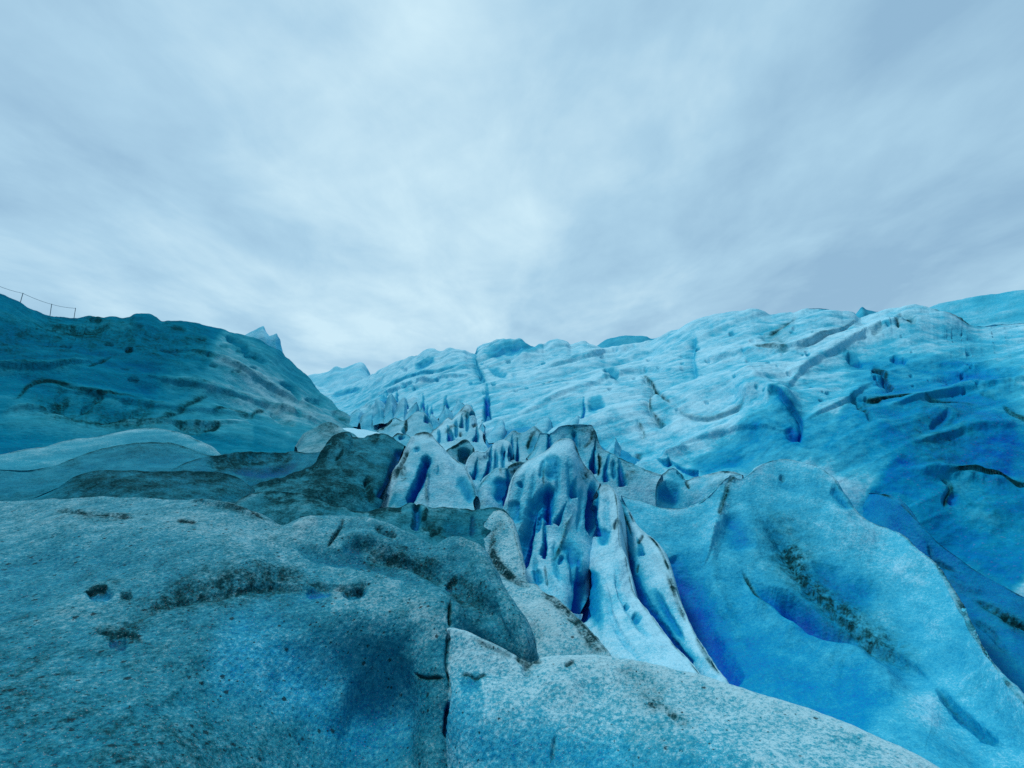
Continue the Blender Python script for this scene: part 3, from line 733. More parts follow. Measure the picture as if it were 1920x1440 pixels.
stroke(LH, [(60, 760), (120, 770), (180, 785), (220, 783), (260, 770), (310, 748)], 12, -7, 'u', dirt=0.55, dw=12)
stroke(LH, [(150, 765), (165, 755), (200, 740)], 6, -4, 'u', dirt=0.6, dw=6)
stroke(LH, [(165, 760), (200, 752), (240, 760)], 12, 5, 'gauss', blue=-0.15)
stroke(LH, [(0, 775), (40, 768), (90, 775), (140, 790)], 12, 6, 'gauss', blue=-0.2)
stroke(LH, [(290, 780), (340, 765), (370, 748), (400, 738)], 6, -4, 'step', dirt=0.6, dw=4)
stroke(LH, [(320, 800), (350, 812), (385, 808), (415, 795)], 12, -6, 'u', dirt=0.6, dw=10)
stroke(LH, [(375, 815), (400, 806), (415, 798)], 4, -3, 'v', dirt=0.9, dw=4)
stroke(LH, [(395, 770), (430, 763), (450, 770), (475, 780)], 5, -4, 'step', dirt=0.6, dw=3)
stroke(LH, [(470, 782), (480, 770), (500, 768)], 4, -3, 'step', dirt=0.6, dw=3)
stroke(LH, [(495, 770), (530, 768), (560, 785), (600, 790)], 9, 6, 'gauss', blue=-0.2)
stroke(LH, [(505, 765), (520, 780), (560, 800)], 7, -5, 'u', dirt=0.3, dw=7)
stroke(LH, [(620, 770), (645, 785), (662, 797)], 6, -4, 'u', dirt=0.5, dw=8)
stroke(LH, [(0, 640), (100, 640), (200, 665), (300, 690)], 70, -6, 'u', dirt=0.12, dw=90, blue=0.15, bw=90, taper=0)
stroke(LH, [(-60, 620), (60, 630), (150, 622), (250, 628), (330, 640), (400, 640)], 20, -5, 'u', dirt=0.42, dw=34, taper=0.05)
stroke(LH, [(40, 740), (130, 765), (230, 785), (330, 790)], 20, -3, 'u', dirt=0.45, dw=30)
stroke(LH, [(60, 600), (130, 612), (210, 612)], 6, -4, 'u', dirt=0.5, dw=6)
stroke(LH, [(0, 820), (30, 825), (60, 815)], 30, 0, 'u', blue=0.16, bw=40, taper=0)
stroke(LH, [(395, 640), (450, 680), (520, 730), (600, 780), (660, 810)], 40, 0, 'u', blue=-0.36, bw=66, taper=0.05)  # right half painted paler, as the side that catches the sky
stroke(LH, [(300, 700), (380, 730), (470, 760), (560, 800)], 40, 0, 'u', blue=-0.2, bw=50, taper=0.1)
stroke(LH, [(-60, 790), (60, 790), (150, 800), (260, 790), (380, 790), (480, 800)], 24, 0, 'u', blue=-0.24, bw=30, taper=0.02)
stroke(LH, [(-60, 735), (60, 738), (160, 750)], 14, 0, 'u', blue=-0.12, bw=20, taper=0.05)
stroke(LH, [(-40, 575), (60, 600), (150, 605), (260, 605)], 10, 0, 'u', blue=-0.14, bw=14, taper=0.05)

# folds sweeping down to the valley
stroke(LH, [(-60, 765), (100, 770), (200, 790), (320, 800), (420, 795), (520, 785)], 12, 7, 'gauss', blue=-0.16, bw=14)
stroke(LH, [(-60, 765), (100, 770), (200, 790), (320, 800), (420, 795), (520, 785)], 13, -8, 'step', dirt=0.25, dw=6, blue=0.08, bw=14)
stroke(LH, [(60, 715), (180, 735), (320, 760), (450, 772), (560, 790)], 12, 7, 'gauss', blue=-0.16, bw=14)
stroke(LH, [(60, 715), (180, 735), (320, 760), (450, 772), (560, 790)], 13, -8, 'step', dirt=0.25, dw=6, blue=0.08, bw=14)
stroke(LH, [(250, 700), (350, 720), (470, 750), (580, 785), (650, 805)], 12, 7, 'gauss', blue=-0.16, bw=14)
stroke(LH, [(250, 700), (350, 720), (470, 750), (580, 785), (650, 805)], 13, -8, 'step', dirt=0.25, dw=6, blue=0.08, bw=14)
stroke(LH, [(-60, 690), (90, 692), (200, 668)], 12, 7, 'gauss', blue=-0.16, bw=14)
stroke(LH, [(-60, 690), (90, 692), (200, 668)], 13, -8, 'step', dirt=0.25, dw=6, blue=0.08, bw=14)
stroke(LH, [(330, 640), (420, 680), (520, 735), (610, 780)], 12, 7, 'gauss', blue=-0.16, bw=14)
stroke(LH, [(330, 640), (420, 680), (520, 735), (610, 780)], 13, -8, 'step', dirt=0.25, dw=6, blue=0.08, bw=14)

# --- swells and dark ridges left of the middle
stroke('near swell', [(110, 912), (150, 896), (220, 890), (300, 895), (400, 900), (450, 912)], 22, 0, 'u', dirt=0.35, dw=26, taper=0.1)
stroke('far swell', [(30, 882), (100, 880), (160, 862)], 14, 0, 'u', dirt=0.3, dw=16)
stroke('dark swell', [(385, 872), (420, 866), (470, 858), (520, 855), (550, 857)], 14, -5, 'u', dirt=0.9, dw=15, taper=0.1)
stroke('dark swell', [(430, 880), (480, 885), (530, 880), (565, 865)], 12, -4, 'u', blue=0.4, bw=12)
stroke(S4, [(478, 915), (540, 893), (585, 868), (612, 838), (636, 816), (655, 815)], 7, 0, 'u', dirt=1.2, dw=8, taper=0.05)
stroke(S4, [(500, 920), (560, 905), (610, 885), (650, 860), (660, 840)], 30, 0, 'u', dirt=0.36, dw=50, taper=0.05)
stroke(S4, [(560, 945), (620, 930), (670, 915), (690, 900)], 30, 0, 'u', dirt=0.25, dw=46)
stroke(S4, [(690, 890), (688, 908), (692, 925), (697, 948)], 7, -8, 'u', dirt=1.1, dw=7)
stroke(S4, [(690, 825), (700, 822), (712, 826)], 7, -4, 'u', dirt=0.9, dw=7)
stroke(S4, [(752, 845), (742, 875), (730, 903), (716, 938)], 14, -10, 'u', blue=0.9, bw=12, taper=0.03, clean=1.0)
stroke(S4, [(625, 860), (640, 850), (643, 842)], 4, -3, 'v', dirt=0.8, dw=3)
stroke(S4, [(700, 840), (720, 855), (715, 890), (708, 925)], 18, 5, 'gauss', blue=0.0)
stroke(S4, [(480, 912), (505, 908), (530, 903)], 8, 4, 'gauss')
stroke(S5, [(490, 925), (540, 925), (575, 930), (640, 955)], 12, 0, 'u', dirt=0.6, dw=22)
stroke(S5, [(480, 950), (520, 960), (560, 965)], 20, 0, 'u', dirt=0.45, dw=40)
stroke(S5, [(690, 960), (720, 960), (755, 955)], 9, 0, 'u', dirt=0.9, dw=10, taper=0.05)
stroke(S5, [(780, 946), (782, 960), (782, 980), (776, 998)], 10, -14, 'u', blue=0.55, bw=8, taper=0.1, clean=1.0)
stroke(S5, [(796, 955), (797, 970), (792, 985)], 5, 4, 'u', dirt=0.8, dw=4)
stroke(S5, [(790, 985), (805, 995), (820, 998), (826, 1010)], 9, -4, 'u', dirt=0.85, dw=9)
stroke(S5, [(805, 1008), (815, 1003), (822, 1000)], 4, -5, 'v', dirt=1.0, dw=3)
stroke(S5, [(800, 957), (850, 962), (900, 965)], 10, 3, 'gauss', dirt=0.4, dw=14)
stroke(S5, [(886, 965), (886, 985), (885, 1010)], 6, -4, 'u', blue=0.5, bw=6)
stroke(S5, [(905, 982), (920, 985), (932, 980), (938, 972)], 10, -9, 'u', dirt=0.85, dw=9)
stroke(S5, [(900, 1000), (912, 995), (920, 1002)], 10, 4, 'gauss', dirt=0.3)
stroke(S5, [(830, 985), (860, 1000), (880, 1012)], 26, -4, 'u', blue=0.28, bw=26)

# --- left fin with the blue slot
stroke(LF, [(800, 852), (797, 875), (788, 900), (776, 925), (766, 950)], 11, -22, 'v', blue=1.0, bw=10, taper=0.12)
stroke(LF, [(801, 858), (802, 890), (800, 920), (802, 955)], 5, 6, 'u', dirt=0.5, dw=3)
stroke(LF, [(776, 816), (766, 838), (758, 860), (747, 878), (738, 898), (725, 930)], 4, 4, 'u', dirt=0.0, blue=-0.3, bw=4, taper=0.03)
stroke(LF, [(768, 840), (760, 862), (749, 882), (738, 905)], 3, -3, 'v', dirt=0.8, dw=3)
stroke(LF, [(757, 872), (757, 885), (753, 905)], 6, -3, 'u', dirt=0.95, dw=6)
stroke(LF, [(776, 812), (800, 812), (812, 824)], 3, 0, 'u', dirt=0.7, dw=4)
stroke(LF, [(780, 838), (782, 850)], 6, -4, 'u', blue=0.4, bw=6)
stroke(LF, [(730, 935), (750, 945), (760, 955)], 10, 0, 'u', dirt=0.3, dw=14, blue=0.3, bw=14)
stroke(LF, [(822, 875), (823, 885), (819, 894)], 4, -4, 'step', blue=0.4, bw=4)
stroke(LF, [(855, 895), (880, 925), (885, 945)], 13, -4, 'u', blue=0.45, bw=13)
stroke(LF, [(812, 838), (830, 860), (860, 880)], 16, 3, 'gauss', blue=-0.05)

# --- field of seracs behind
stroke('rim', [(866, 785), (866, 795), (864, 803)], 6, -15, 'u', dirt=0.4, dw=6, blue=0.9, bw=5)
stroke('rim', [(862, 779), (872, 776), (880, 782)], 6, 0, 'u', dirt=0.8, dw=6)
stroke('rim', [(842, 806), (845, 818), (846, 828)], 11, -18, 'u', blue=0.85, bw=9)
stroke('rim', [(840, 812), (841, 824)], 5, -10, 'v', blue=1.1, bw=4)
stroke('rim', [(893, 808), (893, 820), (891, 830)], 8, -15, 'u', blue=0.9, bw=7)
stroke('rim', [(863, 810), (864, 822)], 3, -3, 'v', dirt=0.8, dw=3)
stroke('rim', [(886, 795), (890, 803)], 5, -4, 'u', dirt=0.7, dw=5)
stroke('rim', [(833, 812), (848, 800), (858, 795)], 3, -2, 'v', dirt=0.6, dw=3)
stroke('hollow', [(868, 835), (870, 850), (871, 866)], 13, -14, 'u', dirt=0.6, dw=14, blue=0.5, bw=9)
stroke('hollow', [(873, 855), (873, 866)], 5, -10, 'v', blue=1.1, bw=6)
stroke('hollow', [(843, 842), (857, 833), (870, 825), (882, 827)], 3, 2, 'u', dirt=0.9, dw=3)
stroke('slotted', [(921, 845), (919, 862), (915, 880), (910, 898), (906, 905)], 8, -18, 'u', blue=1.0, bw=8, taper=0.12)
stroke('slotted', [(894, 870), (892, 885), (886, 894)], 8, -14, 'u', blue=0.85, bw=8)
stroke('slotted', [(892, 850), (897, 860), (900, 872)], 8, 0, 'u', dirt=0.5, dw=9)
stroke('slotted', [(908, 850), (912, 858), (920, 845)], 6, -3, 'u', dirt=0.6, dw=6)
stroke('slotted', [(957, 838), (956, 850), (958, 864)], 6, -14, 'u', blue=1.0, bw=5)
stroke('slotted', [(966, 845), (968, 858), (968, 870)], 5, -14, 'u', blue=1.0, bw=4)
stroke('tower', [(935, 895), (940, 920), (938, 945)], 16, -6, 'u', blue=0.6, bw=16)
stroke('tower', [(952, 890), (953, 920), (950, 950)], 10, -14, 'u', blue=0.95, bw=10, dirt=0.3, dw=9)
stroke('tower', [(960, 878), (968, 876), (962, 890), (955, 895)], 8, 0, 'u', dirt=0.9, dw=10)
stroke('tower', [(903, 905), (910, 920), (908, 950)], 8, 4, 'gauss', blue=-0.1)
stroke('tower', [(935, 885), (945, 886)], 5, 0, 'u', dirt=0.6, dw=5)
stroke('twin', [(960, 832), (959, 850), (960, 868)], 6, -14, 'u', blue=1.0, bw=6)
stroke('twin', [(971, 838), (971, 855), (970, 870)], 5, -14, 'u', blue=1.0, bw=5)
stroke('twin', [(965, 814), (972, 822), (978, 828)], 8, 0, 'u', dirt=0.4, dw=9)
stroke('twin', [(1008, 808), (1000, 818), (993, 835), (990, 850)], 3, -3, 'v', dirt=0.8, dw=3)
stroke('twin', [(1004, 815), (998, 840), (995, 860)], 8, 0, 'u', blue=0.3, bw=8)
stroke('crest', [(1030, 815), (1030, 828), (1031, 842)], 9, -16, 'u', blue=0.95, bw=9)
stroke('crest', [(1060, 800), (1090, 805), (1108, 800), (1085, 815)], 12, 0, 'u', dirt=0.62, dw=15)
stroke('crest', [(1112, 796), (1117, 812), (1122, 830), (1140, 850)], 8, 0, 'u', dirt=0.6, dw=9)
stroke('crest', [(1117, 832), (1112, 850), (1110, 870), (1115, 888)], 9, -22, 'u', blue=1.05, bw=9, taper=0.15)
stroke('crest', [(1123, 845), (1125, 865), (1121, 895)], 3, -5, 'v', dirt=1.1, dw=3)
stroke('crest', [(1112, 805), (1105, 825), (1092, 838)], 4, -3, 'step', dirt=0.8, dw=2.5)
stroke('crest', [(1140, 860), (1135, 880), (1136, 905)], 7, -10, 'u', blue=0.85, bw=8)
stroke('crest', [(1162, 870), (1164, 890), (1166, 915)], 10, -10, 'u', blue=0.9, bw=11)
stroke('crest', [(1150, 860), (1180, 880), (1200, 900)], 10, 0, 'u', dirt=0.45, dw=12)
stroke('crest', [(1180, 885), (1172, 905), (1180, 925)], 6, 0, 'u', dirt=0.4, dw=8)
stroke('crest', [(1060, 815), (1070, 825), (1090, 825)], 14, 4, 'gauss')
stroke('bowl', [(1225, 880), (1240, 888), (1236, 900), (1228, 912), (1215, 920)], 7, 0, 'u', dirt=0.5, dw=6)
stroke('bowl', [(1230, 915), (1255, 925), (1280, 935)], 24, -8, 'u', blue=0.5, bw=26)
stroke('bowl', [(1285, 900), (1290, 912), (1294, 918)], 4, -3, 'v', dirt=0.8, dw=3)
stroke('bowl', [(1270, 878), (1278, 890), (1286, 900)], 5, -4, 'u', dirt=0.3, dw=4, blue=0.3, bw=5)
stroke('bowl', [(1238, 891), (1248, 884), (1253, 877)], 5, 0, 'u', dirt=0.5, dw=4)
stroke('bowl', [(1310, 915), (1300, 935), (1285, 948)], 6, 0, 'u', dirt=0.3, dw=6)
stroke('bowl', [(1320, 905), (1345, 900), (1365, 895)], 10, 0, 'u', dirt=0.3, dw=16)
stroke('arch', [(766, 795), (762, 806), (756, 815)], 6, -10, 'u', dirt=0.5, dw=5, blue=0.6, bw=5)
stroke('arch', [(735, 785), (722, 802), (714, 812)], 3, -3, 'v', dirt=0.7, dw=3)
stroke('arch', [(778, 776), (768, 790), (758, 808)], 3, 0, 'u', dirt=0.6, dw=3)
stroke('arch', [(740, 790), (745, 805)], 9, 0, 'u', dirt=0.4, dw=14)
stroke('small arch', [(750, 812), (754, 822)], 7, -7, 'u', blue=0.5, bw=7)
stroke('small arch', [(733, 817), (745, 808), (762, 811)], 3, 0, 'u', dirt=0.8, dw=3)
stroke('knob', [(590, 806), (615, 800), (640, 808)], 10, 0, 'u', dirt=0.6, dw=14)

# ------------------------------------------------------------------ bodies of ice, far to near
G_SERAC = 'seracs between the two slopes'
ice('ice_peak', 'peak', [
    [(560, 716, 135), (577, 704, 132), (601, 700, 130), (617, 695, 128), (630, 687, 126), (642, 690, 126), (660, 684, 125), (670, 680, 125), (680, 680, 124), (686, 690, 122), (691, 703, 120), (705, 725, 118)],
    [(560, 735, 118), (600, 722, 114), (640, 715, 112), (672, 705, 110), (684, 705, 112), (700, 730, 110)],
    [(560, 770, 98), (620, 765, 95), (680, 755, 95), (700, 755, 95)]], FAR,
    'pale pyramid of ice far off in the gap between the two slopes', 'ice peak', round_w=1.5, drop=14, step=1.4, rough=1.5, blue=0.16, dirt=0.02)
ice('ice_pinnacle', 'pin', [
    [(452, 632, 47), (470, 622, 47), (480, 617, 47), (488, 613, 47), (494, 611, 47), (497, 617, 47), (499, 622, 47), (504, 630, 46.5), (512, 640, 46)],
    [(452, 645, 45), (475, 636, 45), (490, 630, 45), (500, 634, 45), (512, 650, 45)],
    [(452, 665, 43.5), (512, 670, 43.5)]], FAR, 'taller of the two sharp blue ice points on the left skyline', 'ice pinnacle',
    group='sharp ice points on the skyline', round_w=0.5, drop=5, step=1.2, rough=0.8, blue=0.2, dirt=0.05)
ice('ice_pinnacle', 'pin', [
    [(492, 640, 46.2), (504, 631, 46.2), (512, 628, 46.2), (519, 625, 46.2), (521, 630, 46.2), (522, 637, 46), (526, 650, 45.6), (532, 665, 45.4)],
    [(492, 650, 45), (508, 641, 45), (517, 640, 45), (523, 655, 45), (530, 668, 45)],
    [(492, 680, 44), (530, 690, 44)]], FAR, 'smaller ice point beside the drop, right of the taller skyline point', 'ice pinnacle',
    group='sharp ice points on the skyline', round_w=0.5, drop=5, step=1.2, rough=0.8, blue=0.2, dirt=0.05)
ice('ice_peak', 'back', [
    [(1590, 602, 62), (1600, 592, 62), (1607, 586, 62), (1612, 579, 62), (1616, 575.5, 62), (1625, 580, 62), (1642, 584, 62), (1657, 586, 62), (1680, 600, 62)],
    [(1590, 612, 58), (1630, 605, 58), (1680, 612, 58)]], FAR, 'small dark blue ice tip poking up behind the right skyline', 'ice peak',
    round_w=0.8, drop=6, step=1.2, rough=0.8, blue=0.42, dirt=0.2)
ice('ice_peak', 'back', [
    [(1090, 665, 78), (1110, 652, 78), (1122, 646, 78), (1135, 638, 78), (1148, 633, 78), (1162, 630, 78), (1185, 628.5, 78), (1205, 629, 78), (1214, 631, 78), (1219, 634, 78), (1232, 634, 77), (1250, 645, 76)],
    [(1090, 680, 72), (1180, 655, 72), (1250, 660, 72)]], FAR, 'rounded blue ice hump behind the middle of the skyline', 'ice peak',
    round_w=1.2, drop=8, step=1.4, rough=0.9, blue=0.34, dirt=0.12, jag=0.8)
ice('hill', 'upper ridge', [
    [(1690, 600, 55), (1720, 588, 54), (1742, 579, 53), (1765, 570, 52), (1790, 565, 51), (1830, 555, 49), (1865, 550, 48), (1890, 546, 47), (1920, 542, 46), (2060, 520, 42)],
    [(1690, 612, 50), (1780, 592, 47), (1850, 590, 44), (1920, 575, 42), (2060, 560, 39)],
    [(1690, 640, 44), (1800, 630, 41), (1900, 625, 38), (2060, 620, 35)]], FAR,
    'farther blue ridge of ice rising at the right edge of the skyline', 'ice ridge', kind='structure', round_w=1.0, drop=6, rough=1.2,
    blue=0.3, dirt=0.1, strata=((1750, 590, 47), (1900, 550, 44), 0.8), jag=0.5)
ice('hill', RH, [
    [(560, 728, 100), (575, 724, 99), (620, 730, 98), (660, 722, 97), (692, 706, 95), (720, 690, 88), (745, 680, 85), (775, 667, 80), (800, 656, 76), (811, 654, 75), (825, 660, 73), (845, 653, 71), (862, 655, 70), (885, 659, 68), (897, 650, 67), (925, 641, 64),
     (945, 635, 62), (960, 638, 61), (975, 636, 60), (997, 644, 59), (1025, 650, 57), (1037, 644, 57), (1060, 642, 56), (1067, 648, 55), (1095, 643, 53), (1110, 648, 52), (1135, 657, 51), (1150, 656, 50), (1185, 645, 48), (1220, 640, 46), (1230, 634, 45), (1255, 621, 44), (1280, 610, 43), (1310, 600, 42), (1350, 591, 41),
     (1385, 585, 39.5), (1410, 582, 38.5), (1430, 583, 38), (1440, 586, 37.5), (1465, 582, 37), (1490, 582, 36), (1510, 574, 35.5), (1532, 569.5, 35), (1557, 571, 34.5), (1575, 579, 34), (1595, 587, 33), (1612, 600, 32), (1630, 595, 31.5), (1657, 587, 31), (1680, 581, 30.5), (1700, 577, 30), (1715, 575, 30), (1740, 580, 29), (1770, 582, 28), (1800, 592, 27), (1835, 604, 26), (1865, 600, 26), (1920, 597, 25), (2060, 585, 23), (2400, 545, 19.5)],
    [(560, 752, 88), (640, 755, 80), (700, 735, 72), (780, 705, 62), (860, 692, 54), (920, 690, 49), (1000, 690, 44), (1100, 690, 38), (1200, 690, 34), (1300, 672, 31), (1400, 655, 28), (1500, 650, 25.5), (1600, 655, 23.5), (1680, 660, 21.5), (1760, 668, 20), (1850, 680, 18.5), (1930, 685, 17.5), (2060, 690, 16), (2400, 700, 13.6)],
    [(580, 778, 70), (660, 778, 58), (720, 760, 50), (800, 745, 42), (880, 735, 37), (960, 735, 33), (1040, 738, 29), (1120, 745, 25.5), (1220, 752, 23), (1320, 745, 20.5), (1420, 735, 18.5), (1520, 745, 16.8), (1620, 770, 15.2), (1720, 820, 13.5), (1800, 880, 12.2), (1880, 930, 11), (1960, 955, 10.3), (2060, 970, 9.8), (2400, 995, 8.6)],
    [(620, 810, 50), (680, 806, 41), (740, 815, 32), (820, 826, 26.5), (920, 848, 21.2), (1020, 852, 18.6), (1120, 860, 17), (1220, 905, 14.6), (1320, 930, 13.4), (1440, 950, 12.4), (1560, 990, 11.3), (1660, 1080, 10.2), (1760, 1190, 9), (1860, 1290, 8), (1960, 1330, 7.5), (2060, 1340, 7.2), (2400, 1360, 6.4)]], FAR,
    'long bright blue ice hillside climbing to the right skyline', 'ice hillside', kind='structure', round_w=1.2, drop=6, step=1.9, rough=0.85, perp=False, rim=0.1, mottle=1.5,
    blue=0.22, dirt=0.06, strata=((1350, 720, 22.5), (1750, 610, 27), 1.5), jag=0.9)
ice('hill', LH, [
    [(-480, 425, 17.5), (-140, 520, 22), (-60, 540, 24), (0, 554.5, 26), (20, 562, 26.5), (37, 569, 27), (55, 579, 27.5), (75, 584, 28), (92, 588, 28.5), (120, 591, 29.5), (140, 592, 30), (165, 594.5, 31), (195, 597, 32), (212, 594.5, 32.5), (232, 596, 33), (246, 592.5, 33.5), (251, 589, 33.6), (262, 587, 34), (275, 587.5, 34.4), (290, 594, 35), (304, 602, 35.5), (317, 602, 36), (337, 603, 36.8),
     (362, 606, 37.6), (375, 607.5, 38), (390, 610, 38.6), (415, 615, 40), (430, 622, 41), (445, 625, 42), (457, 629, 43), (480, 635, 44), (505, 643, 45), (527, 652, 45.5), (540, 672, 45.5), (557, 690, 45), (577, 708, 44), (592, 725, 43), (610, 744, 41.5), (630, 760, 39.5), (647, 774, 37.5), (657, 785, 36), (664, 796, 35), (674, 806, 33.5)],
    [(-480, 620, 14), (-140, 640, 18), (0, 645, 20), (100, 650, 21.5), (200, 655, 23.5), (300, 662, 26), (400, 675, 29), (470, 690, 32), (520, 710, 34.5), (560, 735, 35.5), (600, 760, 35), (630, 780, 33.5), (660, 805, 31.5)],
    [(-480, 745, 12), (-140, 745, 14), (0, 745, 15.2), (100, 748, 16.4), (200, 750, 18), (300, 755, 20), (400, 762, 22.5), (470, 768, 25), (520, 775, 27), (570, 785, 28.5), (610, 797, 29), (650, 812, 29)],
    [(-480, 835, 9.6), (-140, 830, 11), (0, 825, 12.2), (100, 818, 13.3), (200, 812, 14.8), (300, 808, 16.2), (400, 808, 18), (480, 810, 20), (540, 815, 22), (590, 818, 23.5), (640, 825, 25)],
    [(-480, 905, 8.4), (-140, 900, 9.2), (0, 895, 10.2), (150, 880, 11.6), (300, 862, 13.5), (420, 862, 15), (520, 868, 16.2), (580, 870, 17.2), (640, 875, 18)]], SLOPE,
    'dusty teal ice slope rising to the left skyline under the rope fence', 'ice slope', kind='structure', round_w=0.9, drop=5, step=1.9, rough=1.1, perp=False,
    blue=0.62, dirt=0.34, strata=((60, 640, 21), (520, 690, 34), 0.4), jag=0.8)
ice('valley_floor', 'floor', [
    [(600, 786, 50), (660, 780, 46), (720, 772, 42), (780, 768, 39), (860, 770, 34), (950, 782, 28), (1050, 800, 23.5), (1150, 838, 18.5), (1260, 885, 15.4), (1400, 910, 14)],
    [(600, 835, 26), (680, 832, 25.5), (760, 832, 25), (840, 832, 23.5), (920, 835, 21.5), (1000, 840, 19), (1100, 860, 16.5), (1260, 905, 14.2), (1400, 930, 13)],
    [(660, 880, 16), (740, 882, 15.8), (820, 885, 15.5), (900, 890, 15), (1000, 895, 14.4), (1100, 905, 13.7), (1260, 935, 12.8), (1400, 950, 12.3)],
    [(660, 1000, 11.5), (800, 1000, 11.4), (950, 1000, 11.2), (1100, 1000, 11), (1260, 1010, 10.8), (1400, 1000, 11)]], MID,
    'broken ice floor of the valley between the seracs', 'valley floor', kind='structure', round_w=0.3, drop=2, rough=1.6, blue=0.62, dirt=0.1)

ice('serac', 'arch', [
    [(704, 818, 23), (712, 808, 23.5), (721, 800, 24), (729, 794, 24.5), (735, 783, 25), (740, 781, 25), (748, 785, 25), (757, 790, 24.5), (765, 789, 24.3), (771, 781, 24.5), (777, 776, 24.5), (786, 774, 24.5), (793, 780, 24), (801, 790, 23), (808, 798, 22.2), (816, 808, 21.5)],
    [(706, 830, 21.4), (740, 815, 21.8), (765, 810, 21.8), (790, 806, 21.3), (815, 818, 20.3)],
    [(710, 850, 19), (760, 842, 19), (818, 845, 18.4)]], MID, 'arched serac of dirty ice with two humps, farthest left in the broken field', 'serac', group=G_SERAC,
    edge=0.7, round_w=0.25, drop=2, step=1.3, rough=1.3, blue=0.2, dirt=0.3, jag=0.8)
ice('serac', 'rim', [
    [(798, 816, 19), (806, 808, 19.3), (814, 802, 19.6), (822, 797, 19.8), (830, 791, 20), (836, 783, 20.4), (840, 781, 20.5), (847, 786, 20.3), (854, 780, 20.4), (860, 775, 20.5), (868, 769, 20.7), (877, 763, 20.8), (880, 768, 20.6), (883, 778, 20.2), (887, 787, 19.8), (893, 800, 19.2), (905, 815, 18.4)],
    [(800, 828, 18), (830, 812, 18.4), (850, 806, 18.6), (865, 801, 18.7), (880, 800, 18.6), (890, 812, 18.2), (905, 824, 17.7)],
    [(805, 848, 16.4), (840, 848, 16.2), (870, 852, 16), (900, 858, 15.9), (930, 862, 15.8)]], MID,
    'pointed white serac pierced by dark blue pockets under its peak', 'serac', group=G_SERAC, edge=0.6, rim=0.1, round_w=0.16, drop=2.5, step=1.2, rough=1.1, blue=0.14, dirt=0.18, jag=1.2)
ice('serac', 'twin', [
    [(936, 838, 15.8), (942, 828, 15.9), (950, 821, 16.1), (958, 815, 16.2), (965, 811, 16.3), (971, 814, 16.2), (977, 814, 16.2), (988, 813, 16), (996, 807, 16), (1001, 802, 16), (1006, 805, 15.8), (1014, 811, 15.6), (1022, 817, 15.4), (1032, 832, 15)],
    [(942, 852, 15), (960, 846, 15.3), (975, 845, 15.3), (990, 846, 15.1), (1005, 851, 14.8), (1022, 857, 14.3)],
    [(950, 892, 13.8), (970, 892, 13.8), (990, 892, 13.7), (1012, 888, 13.6)]], MID,
    'serac with two slim deep blue slots side by side, behind the blue cone', 'serac', group=G_SERAC, edge=0.6, round_w=0.15, drop=2.5, step=1.2, rough=1.1, blue=0.2, dirt=0.25, jag=1.2)
ice('serac', 'crest', [
    [(985, 856, 14.4), (998, 835, 14.5), (1004, 820, 14.5), (1010, 809, 14.6), (1020, 808, 14.6), (1032, 807, 14.6), (1047, 797, 14.5), (1058, 794, 14.5), (1070, 792, 14.5), (1095, 792, 14.4), (1110, 794, 14.3), (1116, 802, 14.2), (1122, 818, 14), (1132, 836, 13.7), (1150, 850, 13.3), (1172, 862, 13), (1190, 870, 12.8), (1208, 884, 12.5), (1240, 896, 12.2)],
    [(994, 872, 13.4), (1012, 860, 13.4), (1032, 850, 13.6), (1060, 838, 13.8), (1090, 838, 13.7), (1110, 850, 13.4), (1130, 876, 12.9), (1160, 892, 12.5), (1190, 906, 12.2), (1230, 918, 11.9)],
    [(1000, 900, 12.8), (1040, 900, 12.8), (1080, 912, 12.5), (1105, 925, 12.1), (1130, 942, 11.8), (1165, 952, 11.6), (1195, 965, 11.4), (1230, 985, 11.2)]], MID,
    'flat topped dirty serac with a tall blue slit, right behind the blue cone', 'serac', group=G_SERAC, edge=0.6, round_w=0.15, drop=3, step=1.2, rough=1.0, blue=0.2, dirt=0.25, jag=1.0)
ice('ice_bowl', 'bowl', [
    [(1185, 880, 12.9), (1200, 884, 12.8), (1212, 888, 12.7), (1237, 891, 12.6), (1246, 883, 12.8), (1253, 875, 12.9), (1262, 872.5, 13), (1269, 876, 13), (1279, 886, 12.8), (1287, 899, 12.5), (1304, 894, 12.5), (1316, 891, 12.5), (1335, 889, 12.4), (1357, 887, 12.2), (1372, 888, 11.9), (1392, 893, 11.7)],
    [(1190, 922, 12.1), (1230, 925, 12), (1260, 918, 12.1), (1290, 925, 11.9), (1320, 918, 11.9), (1350, 906, 11.8), (1392, 905, 11.5)],
    [(1190, 975, 11.6), (1230, 985, 11.3), (1270, 990, 11.2), (1310, 980, 11.2), (1350, 955, 11.25), (1392, 930, 11.2)]], MID,
    'shallow blue ice bowl with a ragged pale rim behind the saddle', 'ice bowl', kind='structure', edge=0.7, rim=0.15, round_w=0.12, drop=2.5, step=1.3, rough=1.0, blue=0.28, dirt=0.15, jag=0.8)
ice('serac', 'small arch', [
    [(726, 830, 17), (733, 817, 17.3), (738, 812, 17.4), (744, 808, 17.5), (752, 808, 17.5), (760, 810, 17.4), (767, 814, 17.2), (776, 822, 17)],
    [(728, 850, 15.6), (750, 848, 15.6), (775, 848, 15.4)]], MID, 'small dark rimmed ice arch just above the left fin', 'serac', group=G_SERAC,
    edge=0.6, round_w=0.12, drop=1.5, step=1.1, rough=1.0, blue=0.3, dirt=0.35, jag=0.5)
